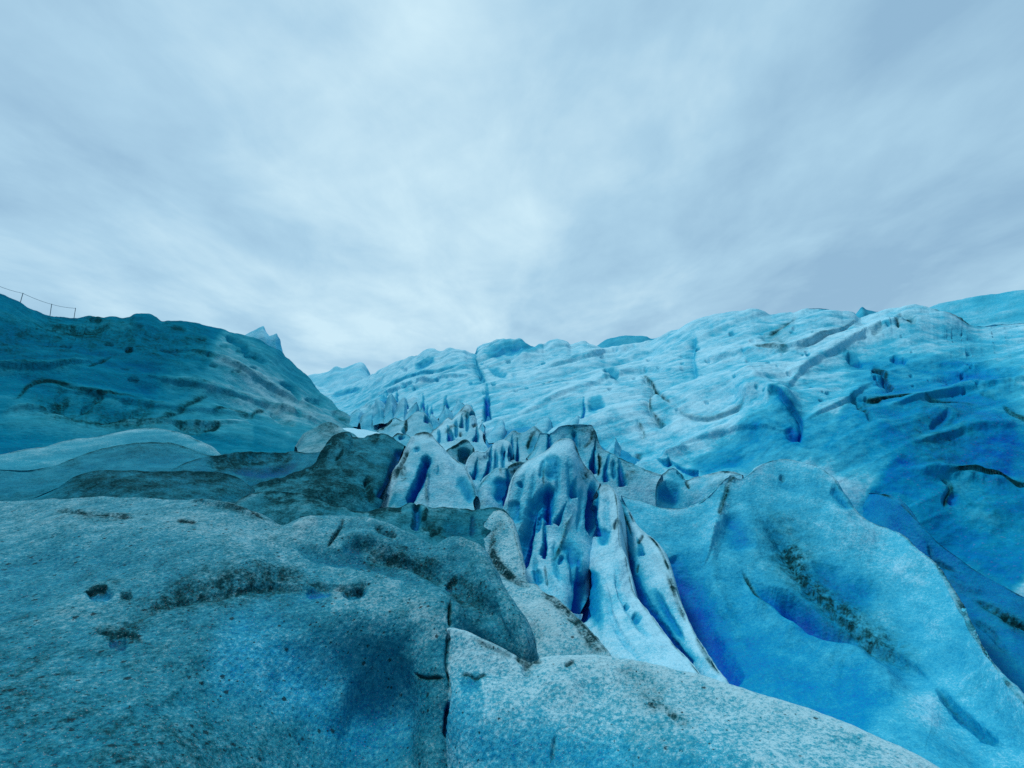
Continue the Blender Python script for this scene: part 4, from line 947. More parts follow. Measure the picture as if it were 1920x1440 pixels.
ice('serac', 'hollow', [
    [(836, 850, 15.2), (838, 844, 15.3), (843, 839, 15.4), (850, 835, 15.6), (857, 831, 15.7), (864, 826, 15.9), (870, 822, 16), (876, 822, 16), (881, 826, 15.9), (884, 832, 15.7), (887, 840, 15.3), (894, 852, 15)],
    [(842, 862, 14.7), (855, 855, 15), (868, 852, 15.2), (878, 854, 15.1), (892, 864, 14.6)],
    [(850, 885, 13.8), (870, 888, 13.9), (892, 884, 13.9)]], MID, 'hollow dark green serac shaped like a cup, right of the left fin', 'serac', group=G_SERAC,
    edge=0.6, round_w=0.1, drop=1.8, step=1.1, rough=0.9, blue=0.25, dirt=0.45, jag=0.8)
ice('serac', 'slotted', [
    [(866, 900, 13), (872, 885, 13.3), (877, 869, 13.6), (881, 859, 13.8), (886, 851, 14), (893, 845, 14.2), (904, 846, 14.3), (910, 845, 14.4), (917, 838, 14.7), (927, 830, 15), (936, 826, 15.2), (946, 824, 15.3), (954, 829, 15), (956, 845, 14.6), (956, 858, 14.3), (960, 866, 14), (967, 873, 13.8), (974, 888, 13.4)],
    [(873, 918, 12.5), (888, 900, 12.8), (905, 888, 13.2), (920, 880, 13.5), (938, 872, 13.7), (955, 880, 13.4), (970, 900, 12.9)],
    [(878, 965, 11.4), (900, 955, 11.6), (925, 950, 11.7), (950, 945, 11.8), (972, 930, 12.3)]], MID,
    'pale serac cut by a long slanting deep blue crevasse, left of the blue cone', 'serac', group=G_SERAC, edge=0.5, rim=0.12, round_w=0.12, drop=2.2, step=1.2, rough=1.0, blue=0.16, dirt=0.2, jag=0.9)
ice('serac', 'tower', [
    [(890, 945, 11.2), (895, 928, 11.4), (901, 912, 11.6), (908, 902, 11.8), (915, 895, 12), (924, 887, 12.2), (932, 881, 12.3), (947, 882, 12.2), (954, 879, 12.2), (962, 874, 12.2), (972, 870, 12.2), (990, 870, 12.2)],
    [(890, 955, 11), (905, 938, 11.1), (920, 926, 11.3), (938, 922, 11.6), (955, 922, 11.9), (978, 918, 11.9)],
    [(890, 990, 10.2), (915, 990, 10.2), (935, 990, 10.5), (955, 995, 10.9), (978, 990, 11.1)]], MID,
    'stubby serac with dirty top and near black blue side against the cone', 'serac', group=G_SERAC, edge=0.6, round_w=0.14, drop=2, step=1.2, rough=0.9, blue=0.2, dirt=0.2, jag=0.6)
ice('snow_tongue', 'tongue', [
    [(620, 803, 20), (648, 801, 19.5), (660, 802, 19), (672, 804, 18.5), (690, 806, 17.8), (705, 810, 17.2), (716, 816, 16.6), (728, 828, 16)],
    [(600, 850, 15.6), (680, 856, 14.9), (735, 860, 14.7)]], MID, 'strip of bright white snow behind the crest of the dark dirty ridge', 'snow strip', kind='structure',
    round_w=0.25, drop=1.5, step=1.3, rough=0.5, blue=-0.12, dirt=0.0, mottle=0.5)
ice('ice_boulder', 'knob', [
    [(552, 836, 17.2), (568, 812, 17.4), (582, 803, 17.7), (595, 796, 17.9), (603, 791, 18), (612, 789, 18.2), (620, 789.5, 18.2), (632, 795, 18), (644, 803, 17.6), (662, 812, 17.3), (680, 836, 17)],
    [(560, 850, 14.6), (620, 860, 14.4), (672, 860, 14.4)]], DIRTY, 'low dark rounded knob on the snow left of the dirty ridge top', 'ice boulder', round_w=0.3, drop=1.5, step=1.2, rough=0.7, blue=0.2, dirt=0.5)
ice('ice_swell', 'light swell', [
    [(-420, 862, 9.8), (-140, 862, 9.8), (-20, 853, 10.6), (37, 845, 11.2), (82, 840, 11.7), (130, 827, 12.4), (175, 822, 12.9), (225, 812, 13.5), (255, 805, 14), (300, 803, 14.4), (340, 815, 14.2), (390, 836, 13.6), (450, 880, 12.9)],
    [(-420, 895, 9), (-140, 895, 9), (60, 888, 9.8), (120, 878, 10.5), (200, 855, 11.5), (300, 848, 12.5), (390, 860, 12.7)]], DIRTY,
    'long pale swell of ice below the left slope', 'ice swell', kind='structure', edge=0.45, rim=0.15, round_w=0.4, drop=1.5, rough=0.8, blue=0.36, dirt=0.22, strata=((50, 850, 11), (250, 815, 13), 0.5))
ice('ice_swell', 'far swell', [
    [(-420, 872, 8.5), (-140, 872, 8.5), (0, 870, 9.1), (45, 869, 9.4), (80, 866, 9.7), (112, 862, 10), (157, 849, 10.6), (210, 836, 11.2), (262, 830, 11.7), (319, 831, 12.1), (352, 837, 12.2), (400, 849, 12.1), (450, 866, 11.8), (490, 895, 11.4)],
    [(-420, 905, 8.3), (-140, 905, 8.3), (60, 896, 8.9), (150, 880, 9.6), (240, 862, 10.4), (340, 862, 10.8), (450, 880, 10.9)],
    [(-420, 945, 7.9), (-140, 945, 7.9), (60, 930, 8.2), (110, 910, 8.6), (200, 900, 9), (300, 900, 9.3), (400, 905, 9.8), (460, 900, 10.3)]], DIRTY,
    'grey blue swell of ice with a darker crest under the pale swell', 'ice swell', kind='structure', edge=0.45, rim=0.1, round_w=0.35, drop=1.5, rough=0.9, blue=0.46, dirt=0.52, strata=((50, 880, 9), (300, 850, 11), 0.6))
ice('ice_swell', 'dark swell', [
    [(270, 925, 9.6), (296, 896, 9.9), (326, 881, 10.3), (360, 867, 10.7), (385, 860, 10.9), (409, 856, 11.1), (435, 851, 11.4), (461, 848, 11.7), (490, 847, 12), (517, 847, 12.3), (551, 848, 12.7), (575, 850, 13), (605, 845, 13.3)],
    [(310, 905, 9.5), (380, 890, 9.9), (430, 885, 10.3), (490, 880, 10.9), (550, 868, 11.8), (610, 855, 12.8)],
    [(310, 920, 9.2), (380, 912, 9.5), (440, 918, 9.7), (490, 918, 10), (545, 900, 10.8), (595, 878, 11.6), (625, 855, 12.4)]], DIRTY,
    'dark crested swell of dirty ice left of the dark diagonal ridge', 'ice swell', kind='structure', edge=0.45, round_w=0.3, drop=1.5, rough=0.9, blue=0.56, dirt=0.5, strata=((400, 870, 10.5), (520, 855, 12), 0.6))
ice('ice_swell', 'near swell', [
    [(-420, 935, 7.2), (-140, 935, 7.2), (0, 932, 7.6), (60, 921, 7.8), (97, 909, 8), (115, 899, 8.1), (135, 888, 8.3), (150, 883, 8.4), (169, 879, 8.5), (202, 876, 8.7), (240, 878, 8.8), (281, 882, 9), (326, 883.5, 9.1), (375, 885, 9.2), (420, 887, 9.4), (455, 897, 9.4), (485, 918, 9.3)],
    [(-420, 948, 7.1), (-140, 948, 7.1), (60, 938, 7.4), (140, 915, 7.8), (220, 905, 8.1), (320, 908, 8.4), (420, 912, 8.7), (490, 930, 8.9)],
    [(-420, 985, 6.9), (-140, 985, 6.9), (60, 975, 7.05), (150, 965, 7.15), (250, 960, 7.3), (350, 960, 7.5), (430, 965, 7.8), (500, 960, 8.3)]], DIRTY,
    'dark dirty swell of ice just behind the foreground mound', 'ice swell', kind='structure', edge=0.45, round_w=0.3, drop=1.2, rough=0.9, blue=0.56, dirt=0.74, strata=((100, 920, 8), (400, 900, 9), 0.5))
ice('ice_ridge', S4, [
    [(462, 925, 9.5), (478, 914, 9.7), (491, 909, 9.9), (515, 900, 10.2), (540, 890, 10.6), (565, 877, 11), (585, 864, 11.4), (600, 848, 11.8), (611, 834, 12.2), (622, 822, 12.6), (634, 813, 12.9), (645, 810, 13.1), (655, 811, 13.2), (660, 820, 13.2), (672, 822, 13.3), (682, 823, 13.4), (692, 819, 13.6), (702, 816, 13.8), (715, 816, 14), (725, 819, 14), (735, 824, 14), (747, 831, 13.9), (757, 838, 13.8)],
    [(470, 932, 9.2), (520, 920, 9.6), (560, 908, 10), (600, 890, 10.5), (635, 870, 11.1), (665, 862, 11.6), (695, 862, 11.9), (720, 868, 12.1), (745, 874, 12.3)],
    [(480, 942, 8.9), (530, 940, 9), (575, 932, 9.2), (620, 922, 9.6), (655, 915, 10), (685, 912, 10.4), (708, 908, 10.8), (722, 904, 11.2), (734, 900, 11.6)],
    [(490, 962, 8.6), (550, 972, 8.55), (610, 978, 8.7), (650, 980, 8.9), (680, 975, 9.2), (697, 966, 9.6), (708, 955, 10), (718, 938, 10.7)]], DIRTY,
    'dark diagonal ridge of dirt covered ice left of the blue slots', 'ice ridge', edge=0.6, round_w=0.16, drop=2.2, step=1.4, rough=0.9, blue=0.46, dirt=0.68,
    strata=((560, 920, 9.6), (680, 960, 9.2), 0.9), jag=0.7)
ice('ice_fin', LF, [
    [(716, 950, 10.7), (721, 936, 11), (728, 916, 11.4), (737, 895, 11.8), (746, 876, 12.2), (753, 865, 12.5), (759, 852, 12.8), (766, 836, 13.1), (771, 825, 13.3), (776, 814, 13.5), (785, 810, 13.6), (797, 809, 13.6), (805, 811, 13.6), (815, 824, 13.3), (830, 842, 13), (842, 855, 12.8), (856, 865, 12.5), (866, 871, 12.3), (876, 890, 11.9), (885, 906, 11.5), (893, 930, 11)],
    [(723, 955, 10.5), (735, 928, 10.9), (750, 902, 11.3), (765, 882, 11.7), (780, 866, 12), (795, 856, 12.2), (810, 855, 12.2), (825, 865, 12), (840, 880, 11.7), (855, 896, 11.4), (870, 912, 11.1), (888, 938, 10.6)],
    [(730, 966, 10.1), (745, 962, 10.1), (770, 960, 10.2), (800, 960, 10.2), (830, 962, 10.2), (860, 966, 10.1), (892, 972, 9.9)],
    [(733, 995, 9.5), (770, 995, 9.5), (830, 995, 9.5), (892, 1000, 9.4)]], MID,
    'broad ice fin split by a straight dark blue slot, beside the dirty ridge', 'ice fin', group='tall ice fins', edge=0.8, rim=0.12, round_w=0.1, drop=2.5, step=1.2, rough=0.8, blue=0.16, dirt=0.24, jag=0.6)
ice('ice_cone', CN, [
    [(946, 1000, 9.6), (948, 975, 9.8), (952, 945, 10), (955, 920, 10.2), (960, 900, 10.4), (972, 877, 10.7), (987, 863, 10.9), (1007, 855, 11), (1020, 848, 11.1), (1035, 838, 11.2), (1045, 829, 11.3), (1057, 824.5, 11.3), (1068, 826, 11.3), (1078, 838, 11.2), (1088, 856, 11.1), (1100, 876, 11), (1112, 893, 10.9), (1124, 907, 10.8)],
    [(950, 1008, 9.5), (960, 955, 9.9), (975, 917, 10.1), (1000, 887, 10.3), (1025, 870, 10.5), (1050, 861, 10.6), (1068, 862, 10.6), (1085, 882, 10.6), (1100, 906, 10.5), (1118, 930, 10.4)],
    [(956, 1025, 9.2), (966, 993, 9.4), (985, 967, 9.5), (1010, 947, 9.6), (1035, 937, 9.7), (1060, 937, 9.7), (1085, 946, 9.8), (1100, 957, 9.8), (1118, 966, 10), (1130, 975, 10.3)],
    [(964, 1050, 8.7), (980, 1037, 8.8), (1000, 1020, 8.9), (1020, 1010, 8.9), (1045, 1008, 8.9), (1070, 1008, 8.9), (1090, 1012, 8.9), (1112, 1016, 9.1), (1130, 1020, 9.6)],
    [(978, 1085, 8), (992, 1082, 8), (1010, 1073, 8.1), (1030, 1068, 8.1), (1050, 1063, 8.1), (1075, 1060, 8.2), (1095, 1060, 8.3), (1112, 1055, 8.6), (1128, 1055, 9)],
    [(988, 1112, 7.4), (1005, 1120, 7.3), (1025, 1125, 7.2), (1045, 1130, 7.1), (1062, 1135, 7.1), (1078, 1130, 7.5), (1090, 1110, 8), (1104, 1085, 8.4)],
    [(996, 1140, 6.9), (1015, 1150, 6.7), (1035, 1155, 6.6), (1055, 1165, 6.5), (1072, 1180, 6.5), (1084, 1170, 7.0), (1094, 1140, 7.6), (1104, 1110, 8.2)]], MID,
    'tall light blue ice cone full of deep blue hollows in the middle', 'ice cone', edge=0.5, rim=0.2, round_w=0.14, drop=3, step=1.2, rough=0.7, blue=0.2, dirt=0.08, jag=0.4)
ice('ice_shoulder', L4, [
    [(1165, 926, 11.3), (1185, 932, 11.2), (1200, 934, 11.2), (1225, 944, 11), (1258, 952, 10.7), (1283, 949, 10.65), (1308, 936, 10.7), (1337, 915, 10.85), (1352, 902, 11), (1362, 893, 11.1), (1375, 889, 11.1), (1383, 896, 11), (1408, 886, 11.1), (1437, 866, 11.5), (1467, 859, 11.7), (1500, 863, 11.5), (1533, 871, 11.2), (1558, 890, 10.8), (1585, 928, 10.1), (1617, 967, 9.5), (1658, 986, 9.1), (1688, 996, 8.7), (1712, 1019, 8.2), (1750, 1048, 7.7), (1771, 1082, 7.2), (1800, 1132, 6.5), (1825, 1186, 5.9), (1850, 1227, 5.4), (1875, 1261, 5), (1920, 1315, 4.5), (1990, 1390, 4), (2060, 1460, 3.7)],
    [(1180, 960, 10.8), (1215, 985, 10.3), (1260, 1005, 10), (1300, 1005, 9.9), (1340, 985, 10), (1370, 970, 10.1), (1400, 965, 10), (1450, 955, 10), (1500, 960, 9.8), (1550, 990, 9.3), (1600, 1030, 8.7), (1650, 1065, 8.2), (1690, 1105, 7.6), (1725, 1160, 6.9), (1760, 1210, 6.2), (1790, 1250, 5.8), (1820, 1290, 5.3), (1860, 1340, 4.8), (1920, 1410, 4.3), (2000, 1490, 3.8)],
    [(1190, 990, 10.1), (1225, 1030, 9.5), (1270, 1070, 9.1), (1320, 1090, 8.8), (1370, 1090, 8.6), (1420, 1090, 8.5), (1470, 1095, 8.3), (1520, 1120, 7.9), (1570, 1150, 7.4), (1620, 1190, 6.9), (1660, 1230, 6.4), (1700, 1270, 5.9), (1740, 1310, 5.4), (1790, 1360, 4.9), (1850, 1430, 4.3), (1940, 1520, 3.7)],
    [(1200, 1020, 9.9), (1240, 1070, 9.2), (1280, 1140, 8.3), (1310, 1200, 7.4), (1345, 1250, 6.7), (1375, 1292, 6.1), (1420, 1325, 5.6), (1490, 1350, 5.2), (1560, 1375, 4.8), (1620, 1392, 4.5), (1660, 1402, 4.4), (1710, 1422, 4.2), (1770, 1465, 3.8), (1850, 1550, 3.4), (1930, 1620, 3.1)]], MID,
    'huge smooth blue ice shoulder with a curved dirt streak and a hollow ledge', 'ice shoulder', kind='structure', edge=0.7, rim=0.16, round_w=0.14, drop=3, step=1.5, rough=0.95, blue=0.36, dirt=0.06, jag=0.8)
ice('valley_side', VS, [
    [(1590, 915, 12.8), (1640, 922, 11.6), (1683, 940, 10.5), (1712, 968, 9.8), (1742, 998, 9.4), (1772, 1024, 9.1), (1804, 1048, 8.8), (1835, 1070, 8.6), (1867, 1090, 8.4), (1895, 1108, 8.2), (1920, 1123, 8.1), (2060, 1200, 7.5), (2400, 1370, 6.5)],
    [(1600, 960, 12), (1660, 990, 10.3), (1720, 1040, 9.2), (1780, 1090, 8.6), (1840, 1140, 8), (1900, 1190, 7.4), (2060, 1290, 6.6), (2400, 1500, 5.6)],
    [(1620, 1000, 10.3), (1690, 1070, 9.2), (1750, 1150, 8.2), (1810, 1240, 7.1), (1870, 1320, 6.3), (1950, 1400, 5.7), (2060, 1500, 5.2), (2400, 1700, 4.5)]], MID,
    'dark dirt streaked ice slope in the gully behind the big shoulder', 'gully side', kind='structure', edge=0.8, round_w=0.1, drop=1.5, rough=0.8, blue=0.74, dirt=0.22, strata=((1760, 1080, 8.8), (1900, 1170, 7.6), 0.6))
ice('ice_fin', F2, [
    [(1140, 922, 10.5), (1148, 917, 10.5), (1160, 929, 10.4), (1172, 947, 10.2), (1180, 962, 10), (1187, 978, 9.8), (1207, 1000, 9.3), (1227, 1016, 9), (1240, 1035, 8.6), (1250, 1057, 8.2), (1263, 1093, 7.6), (1280, 1133, 7), (1299, 1180, 6.3), (1315, 1208, 5.9), (1330, 1232, 5.5), (1346, 1260, 5.1), (1363, 1287, 4.7), (1390, 1325, 4.3)],
    [(1140, 928, 10.45), (1158, 957, 10.1), (1170, 987, 9.7), (1185, 1012, 9.3), (1200, 1042, 8.8), (1215, 1077, 8.2), (1230, 1117, 7.5), (1250, 1157, 6.9), (1275, 1202, 6.2), (1300, 1242, 5.6), (1330, 1282, 5), (1358, 1325, 4.5)],
    [(1138, 935, 10.6), (1148, 970, 10.3), (1154, 1010, 9.7), (1163, 1050, 9.2), (1173, 1090, 8.6), (1188, 1130, 7.9), (1208, 1160, 7.4), (1238, 1200, 6.8), (1278, 1250, 5.9), (1310, 1295, 5.3), (1335, 1330, 4.9)]], MID,
    'outer of the two long curved ice fins, with a dirty crest against the shoulder', 'ice fin', group='tall ice fins', edge=0.9, rim=0.22, round_w=0.07, drop=2.2, step=1.3, rough=0.7, blue=0.16, dirt=0.12, jag=0.7)
ice('ice_fin', F1, [
    [(1118, 918, 10.3), (1128, 911, 10.3), (1137, 908, 10.2), (1148, 915, 10), (1155, 935, 9.7), (1158, 960, 9.3), (1160, 990, 8.9), (1163, 1020, 8.5), (1175, 1045, 8.1), (1181, 1070, 7.8), (1187, 1097, 7.4), (1200, 1121, 7), (1215, 1142, 6.7), (1235, 1168, 6.3), (1255, 1195, 5.9), (1280, 1228, 5.4), (1296, 1246, 5.15), (1312, 1263, 4.9), (1345, 1300, 4.5)],
    [(1119, 926, 10.2), (1127, 950, 9.7), (1132, 985, 9.1), (1140, 1022, 8.5), (1145, 1050, 8), (1150, 1085, 7.4), (1160, 1120, 6.9), (1175, 1155, 6.4), (1200, 1190, 5.9), (1230, 1225, 5.4), (1260, 1257, 5), (1305, 1300, 4.6)],
    [(1116, 935, 10.2), (1117, 960, 9.8), (1118, 990, 9.3), (1121, 1015, 8.8), (1120, 1035, 8.4), (1114, 1062, 8.1), (1112, 1100, 7.6), (1115, 1140, 7), (1130, 1180, 6.3), (1150, 1215, 5.7), (1180, 1250, 5.2), (1250, 1300, 4.7)],
    [(1110, 945, 10.4), (1104, 975, 10.2), (1102, 1005, 9.8), (1102, 1022, 9.2), (1096, 1040, 8.9), (1086, 1065, 9), (1078, 1105, 8.6), (1074, 1145, 7.9), (1078, 1172, 7.2), (1100, 1210, 6.2), (1135, 1250, 5.6), (1185, 1290, 5.2)]], MID,
    'broad white ice fin curving down between the cone and the outer fin', 'ice fin', group='tall ice fins', edge=0.7, rim=0.22, round_w=0.08, drop=2.2, step=1.3, rough=0.7, blue=0.1, dirt=0.08, jag=0.7)
ice('ice_shelf', S5, [
    [(430, 950, 7.7), (450, 934, 7.9), (470, 922, 8), (487, 918, 8.1), (505, 916, 8.15), (525, 917, 8.2), (562, 922, 8.2), (600, 935, 8.1), (645, 951, 8), (693, 962, 8.05), (700, 961, 8.1), (727, 957, 8.3), (753, 954, 8.35), (760, 948, 8.4), (768, 944, 8.4), (778, 946, 8.4), (788, 947, 8.4), (800, 951, 8.4), (815, 956, 8.4), (840, 957, 8.4), (865, 957, 8.5), (887, 957, 8.6), (907, 953, 8.7), (918, 952, 8.8), (930, 953, 8.8), (943, 957, 8.8), (956, 972, 8.7)],
    [(440, 958, 7.5), (520, 955, 7.5), (600, 962, 7.5), (690, 982, 7.5), (760, 980, 7.7), (830, 982, 7.7), (890, 985, 7.9), (930, 980, 8.2), (956, 985, 8.5)],
    [(450, 985, 7.1), (520, 1005, 6.95), (600, 1010, 6.9), (690, 1030, 6.7), (760, 1045, 6.7), (830, 1050, 6.7), (890, 1045, 6.9), (925, 1025, 7.4), (955, 995, 8.3)]], DIRTY,
    'dark shelf of dirty ice with one bright blue notch behind the foreground mound', 'ice shelf', edge=0.8, rim=0.1, round_w=0.16, drop=1.8, step=1.4, rough=0.8, blue=0.42, dirt=0.6, strata=((520, 950, 7.6), (650, 985, 7.4), 0.6), jag=0.5)
ice('ice_ridge', RA, [
    [(925, 957, 8.6), (936, 955, 8.6), (946, 960, 8.5), (954, 968, 8.3), (962, 990, 7.9), (968, 1012, 7.5), (976, 1038, 7.1), (983, 1062, 6.8), (990, 1084, 6.5), (1005, 1090, 6.3), (1015, 1103, 6.1), (1040, 1122, 5.8), (1057, 1138, 5.6), (1085, 1163, 5.3), (1111, 1192, 5.0), (1130, 1214, 4.75), (1165, 1255, 4.4)],
    [(916, 970, 8.3), (928, 990, 7.85), (927, 1010, 7.5), (930, 1032, 7.2), (940, 1055, 6.85), (953, 1072, 6.6), (970, 1090, 6.3), (990, 1104, 6.05), (1005, 1122, 5.85), (1025, 1143, 5.6), (1045, 1165, 5.35), (1065, 1190, 5.05), (1085, 1212, 4.85), (1120, 1260, 4.5)],
    [(905, 985, 8), (905, 1005, 7.6), (908, 1030, 7.2), (918, 1058, 6.75), (930, 1083, 6.4), (943, 1108, 6.1), (957, 1130, 5.8), (970, 1152, 5.55), (982, 1178, 5.3), (993, 1200, 5.1), (1005, 1225, 4.85), (1030, 1265, 4.55)],
    [(880, 1005, 7.7), (884, 1030, 7.2), (893, 1062, 6.8), (905, 1087, 6.5), (917, 1112, 6.2), (930, 1135, 5.9), (943, 1157, 5.7), (955, 1183, 5.4), (964, 1205, 5.2), (972, 1232, 5), (985, 1270, 4.7)]], NEAR,
    'pale ice ridge with a winding black dirt edge leading to the foreground', 'ice ridge', edge=0.5, rim=0.08, round_w=0.08, drop=2, step=1.3, rough=0.7, blue=0.14, dirt=0.2, jag=0.4)
ice('ice_mound', LIP, [
    [(800, 1205, 4.75), (822, 1190, 4.55), (838, 1181, 4.42), (860, 1184, 4.38), (900, 1201, 4.28), (940, 1222, 4.2), (972, 1241, 4.15), (990, 1247, 4.12), (1020, 1243, 4.12), (1060, 1238, 4.12), (1078, 1235, 4.12), (1110, 1234, 4.12), (1150, 1236, 4.08), (1200, 1242, 4), (1250, 1254, 3.9), (1310, 1270, 3.78), (1363, 1288, 3.62), (1420, 1302, 3.48), (1500, 1330, 3.3), (1580, 1358, 3.1), (1650, 1390, 2.9), (1720, 1425, 2.72), (1760, 1450, 2.62), (1850, 1510, 2.4)],
    [(815, 1250, 4.45), (840, 1240, 4.2), (880, 1250, 4.05), (950, 1275, 3.92), (1050, 1280, 3.85), (1150, 1285, 3.75), (1250, 1305, 3.55), (1350, 1335, 3.3), (1450, 1370, 3.05), (1550, 1405, 2.8), (1680, 1460, 2.5), (1830, 1540, 2.25)],
    [(822, 1340, 4.05), (842, 1325, 3.8), (900, 1330, 3.6), (1000, 1340, 3.5), (1100, 1345, 3.42), (1200, 1360, 3.25), (1300, 1385, 3.0), (1420, 1420, 2.75), (1560, 1475, 2.45), (1700, 1530, 2.2), (1830, 1590, 2.05)],
    [(826, 1470, 3.6), (845, 1470, 3.36), (900, 1475, 3.15), (1000, 1480, 3.05), (1100, 1485, 2.95), (1200, 1495, 2.8), (1320, 1510, 2.6), (1450, 1540, 2.4), (1600, 1580, 2.2), (1830, 1660, 1.95)],
    [(826, 1700, 2.6), (1000, 1700, 2.35), (1200, 1710, 2.2), (1450, 1730, 2.0), (1830, 1800, 1.75)]], NEAR,
    'pale rounded lip of ice along the bottom, right of the vertical crack', 'ice mound', kind='structure', rim=0.12, round_w=0.22, drop=1.6, step=1.5, rough=0.6, blue=0.14, dirt=0.12, jag=0.3)
ice('ice_mound', FG, [
    [(-520, 935, 6.6), (-140, 935, 6.6), (0, 934, 6.9), (140, 933, 6.9), (250, 934, 6.9), (340, 936, 6.8), (400, 938, 6.7), (430, 945, 6.6), (470, 962, 6.5), (500, 976, 6.4), (530, 990, 6.35), (538, 986, 6.35), (546, 980, 6.4), (562, 974, 6.5), (585, 969, 6.6), (610, 966, 6.7), (640, 966, 6.7), (656, 969, 6.65), (675, 970, 6.6), (690, 972, 6.5), (720, 980, 6.4), (745, 990, 6.3), (780, 1004, 6.2), (806, 1016, 6.1), (818, 1019, 6.1), (828, 1010, 6.1), (840, 1005, 6.1), (858, 1004, 6.05), (875, 1013, 6), (892, 1022, 5.9), (910, 1057, 5.5), (936, 1106, 5.05), (962, 1149, 4.7), (980, 1197, 4.45), (992, 1260, 4.25)],
    [(-520, 1000, 5.3), (-140, 1000, 5.3), (0, 1000, 5.4), (150, 1002, 5.5), (300, 1005, 5.55), (420, 1015, 5.55), (520, 1030, 5.55), (600, 1035, 5.6), (680, 1040, 5.6), (750, 1055, 5.55), (820, 1070, 5.45), (870, 1085, 5.3), (905, 1110, 5.0), (930, 1140, 4.85), (955, 1180, 4.65), (975, 1225, 4.45), (990, 1275, 4.3)],
    [(-520, 1090, 4.1), (-140, 1090, 4.1), (0, 1090, 4.25), (150, 1092, 4.35), (300, 1095, 4.4), (430, 1100, 4.5), (530, 1105, 4.65), (620, 1108, 4.8), (700, 1115, 4.85), (770, 1128, 4.8), (830, 1145, 4.62), (850, 1152, 4.62), (880, 1160, 4.72), (920, 1190, 4.62), (950, 1225, 4.5), (975, 1270, 4.45), (992, 1310, 4.4)],
    [(-520, 1200, 3.2), (-140, 1200, 3.2), (0, 1200, 3.35), (150, 1200, 3.45), (300, 1195, 3.6), (430, 1190, 3.8), (530, 1185, 4.05), (620, 1180, 4.3), (700, 1190, 4.4), (770, 1200, 4.38), (822, 1210, 4.27), (842, 1216, 4.28), (870, 1240, 4.6), (920, 1280, 4.6), (960, 1310, 4.55), (1000, 1340, 4.5)],
    [(-520, 1310, 2.6), (-140, 1310, 2.6), (0, 1310, 2.7), (150, 1310, 2.82), (300, 1310, 3.0), (430, 1308, 3.3), (530, 1300, 3.65), (620, 1295, 3.95), (700, 1295, 4.12), (770, 1305, 4.08), (824, 1315, 3.86), (843, 1322, 3.88), (870, 1350, 4.5), (920, 1390, 4.5), (960, 1410, 4.5), (1000, 1430, 4.5)],
    [(-520, 1450, 2.05), (-140, 1450, 2.05), (0, 1455, 2.12), (150, 1460, 2.2), (300, 1465, 2.38), (430, 1465, 2.7), (530, 1460, 3.05), (620, 1455, 3.35), (700, 1455, 3.55), (770, 1460, 3.55), (824, 1465, 3.36), (844, 1470, 3.38), (880, 1490, 4), (940, 1510, 4.1), (1000, 1530, 4.1)],
    [(-520, 1720, 1.5), (-140, 1720, 1.5), (0, 1720, 1.5), (300, 1720, 1.65), (530, 1720, 2.1), (700, 1720, 2.5), (830, 1720, 2.6), (1000, 1750, 3.2)]], NEAR,
    'big speckled dirty ice mound filling the lower left corner', 'ice mound', kind='structure', rim=0.12, round_w=0.3, drop=1.4, step=1.5, rough=0.8, blue=0.44, dirt=0.47, jag=0.5)

# thin blades standing on the foot of the bright hillside
for bx, by, bw_, bh, bd in ((668, 780, 30, 13, 37), (692, 786, 30, 18, 33), (713, 772, 26, 26, 33.5), (733, 771, 22, 31, 32.5), (752, 778, 26, 30, 31), (772, 786, 26, 34, 29.6),
                            (790, 792, 24, 32, 28.6), (815, 803, 28, 30, 26.6), (838, 778, 26, 22, 30.2), (862, 762, 26, 16, 32), (905, 806, 22, 24, 24.6), (932, 812, 28, 26, 23.4),
                            (748, 800, 30, 18, 28.5), (1150, 838, 26, 20, 18.4), (1075, 800, 26, 20, 22), (1020, 800, 24, 16, 23)):
    ln_ = RNG.uniform(-0.25, 0.35)
    ax = bx + ln_ * bw_
    ice('ice_spire', 'blade', [
        [(bx - bw_ * .62, by + 6, bd * .985), (bx - bw_ * .36, by - bh * .35, bd), (ax - bw_ * .13, by - bh * .9, bd * 1.004), (ax, by - bh, bd * 1.006), (ax + bw_ * .12, by - bh * .82, bd * 1.004), (bx + bw_ * .42, by - bh * .3, bd), (bx + bw_ * .62, by + 7, bd * .985)],
        [(bx - bw_ * .58, by + 9, bd * .965), (bx - bw_ * .3, by - bh * .1, bd * .972), (ax + RNG.uniform(-.1, .1) * bw_, by - bh * .5, bd * .972), (bx + bw_ * .36, by - bh * .05, bd * .972), (bx + bw_ * .58, by + 10, bd * .965)],
        [(bx - bw_ * .55, by + 24, bd * .90), (bx, by + 22, bd * .90), (bx + bw_ * .55, by + 24, bd * .90)]], MID,
        'small sharp ice spire among the blue clefts at the foot of the bright hillside', 'ice spire', group='small ice spires at the foot of the hillside', edge=0.35, rim=0.1,
        round_w=0.12, drop=1.5, step=1.2, rough=1.3, blue=0.3, dirt=0.1, jag=0.7)

# bedrock-level sheet of ice under everything, out to the horizon
n_ = 90
gx, gy = np.meshgrid(np.sinh(np.linspace(-3.6, 3.6, n_)) * 40, np.sinh(np.linspace(-3.6, 3.6, n_)) * 40)
gp = np.stack([gx, gy, np.zeros_like(gx)], -1).reshape(-1, 3)
gp[:, 2] = -7.0 + perlin(gp / 60.0) * 1.5
gob = make_mesh('ground', gp, n_, n_, FAR, {'blue': np.full(len(gp), 0.3), 'dirt': np.full(len(gp), 0.2)}, False)
gob['kind'] = 'structure'; gob['label'] = 'glacier ice spreading away under the ridges'; gob['category'] = 'ice field'


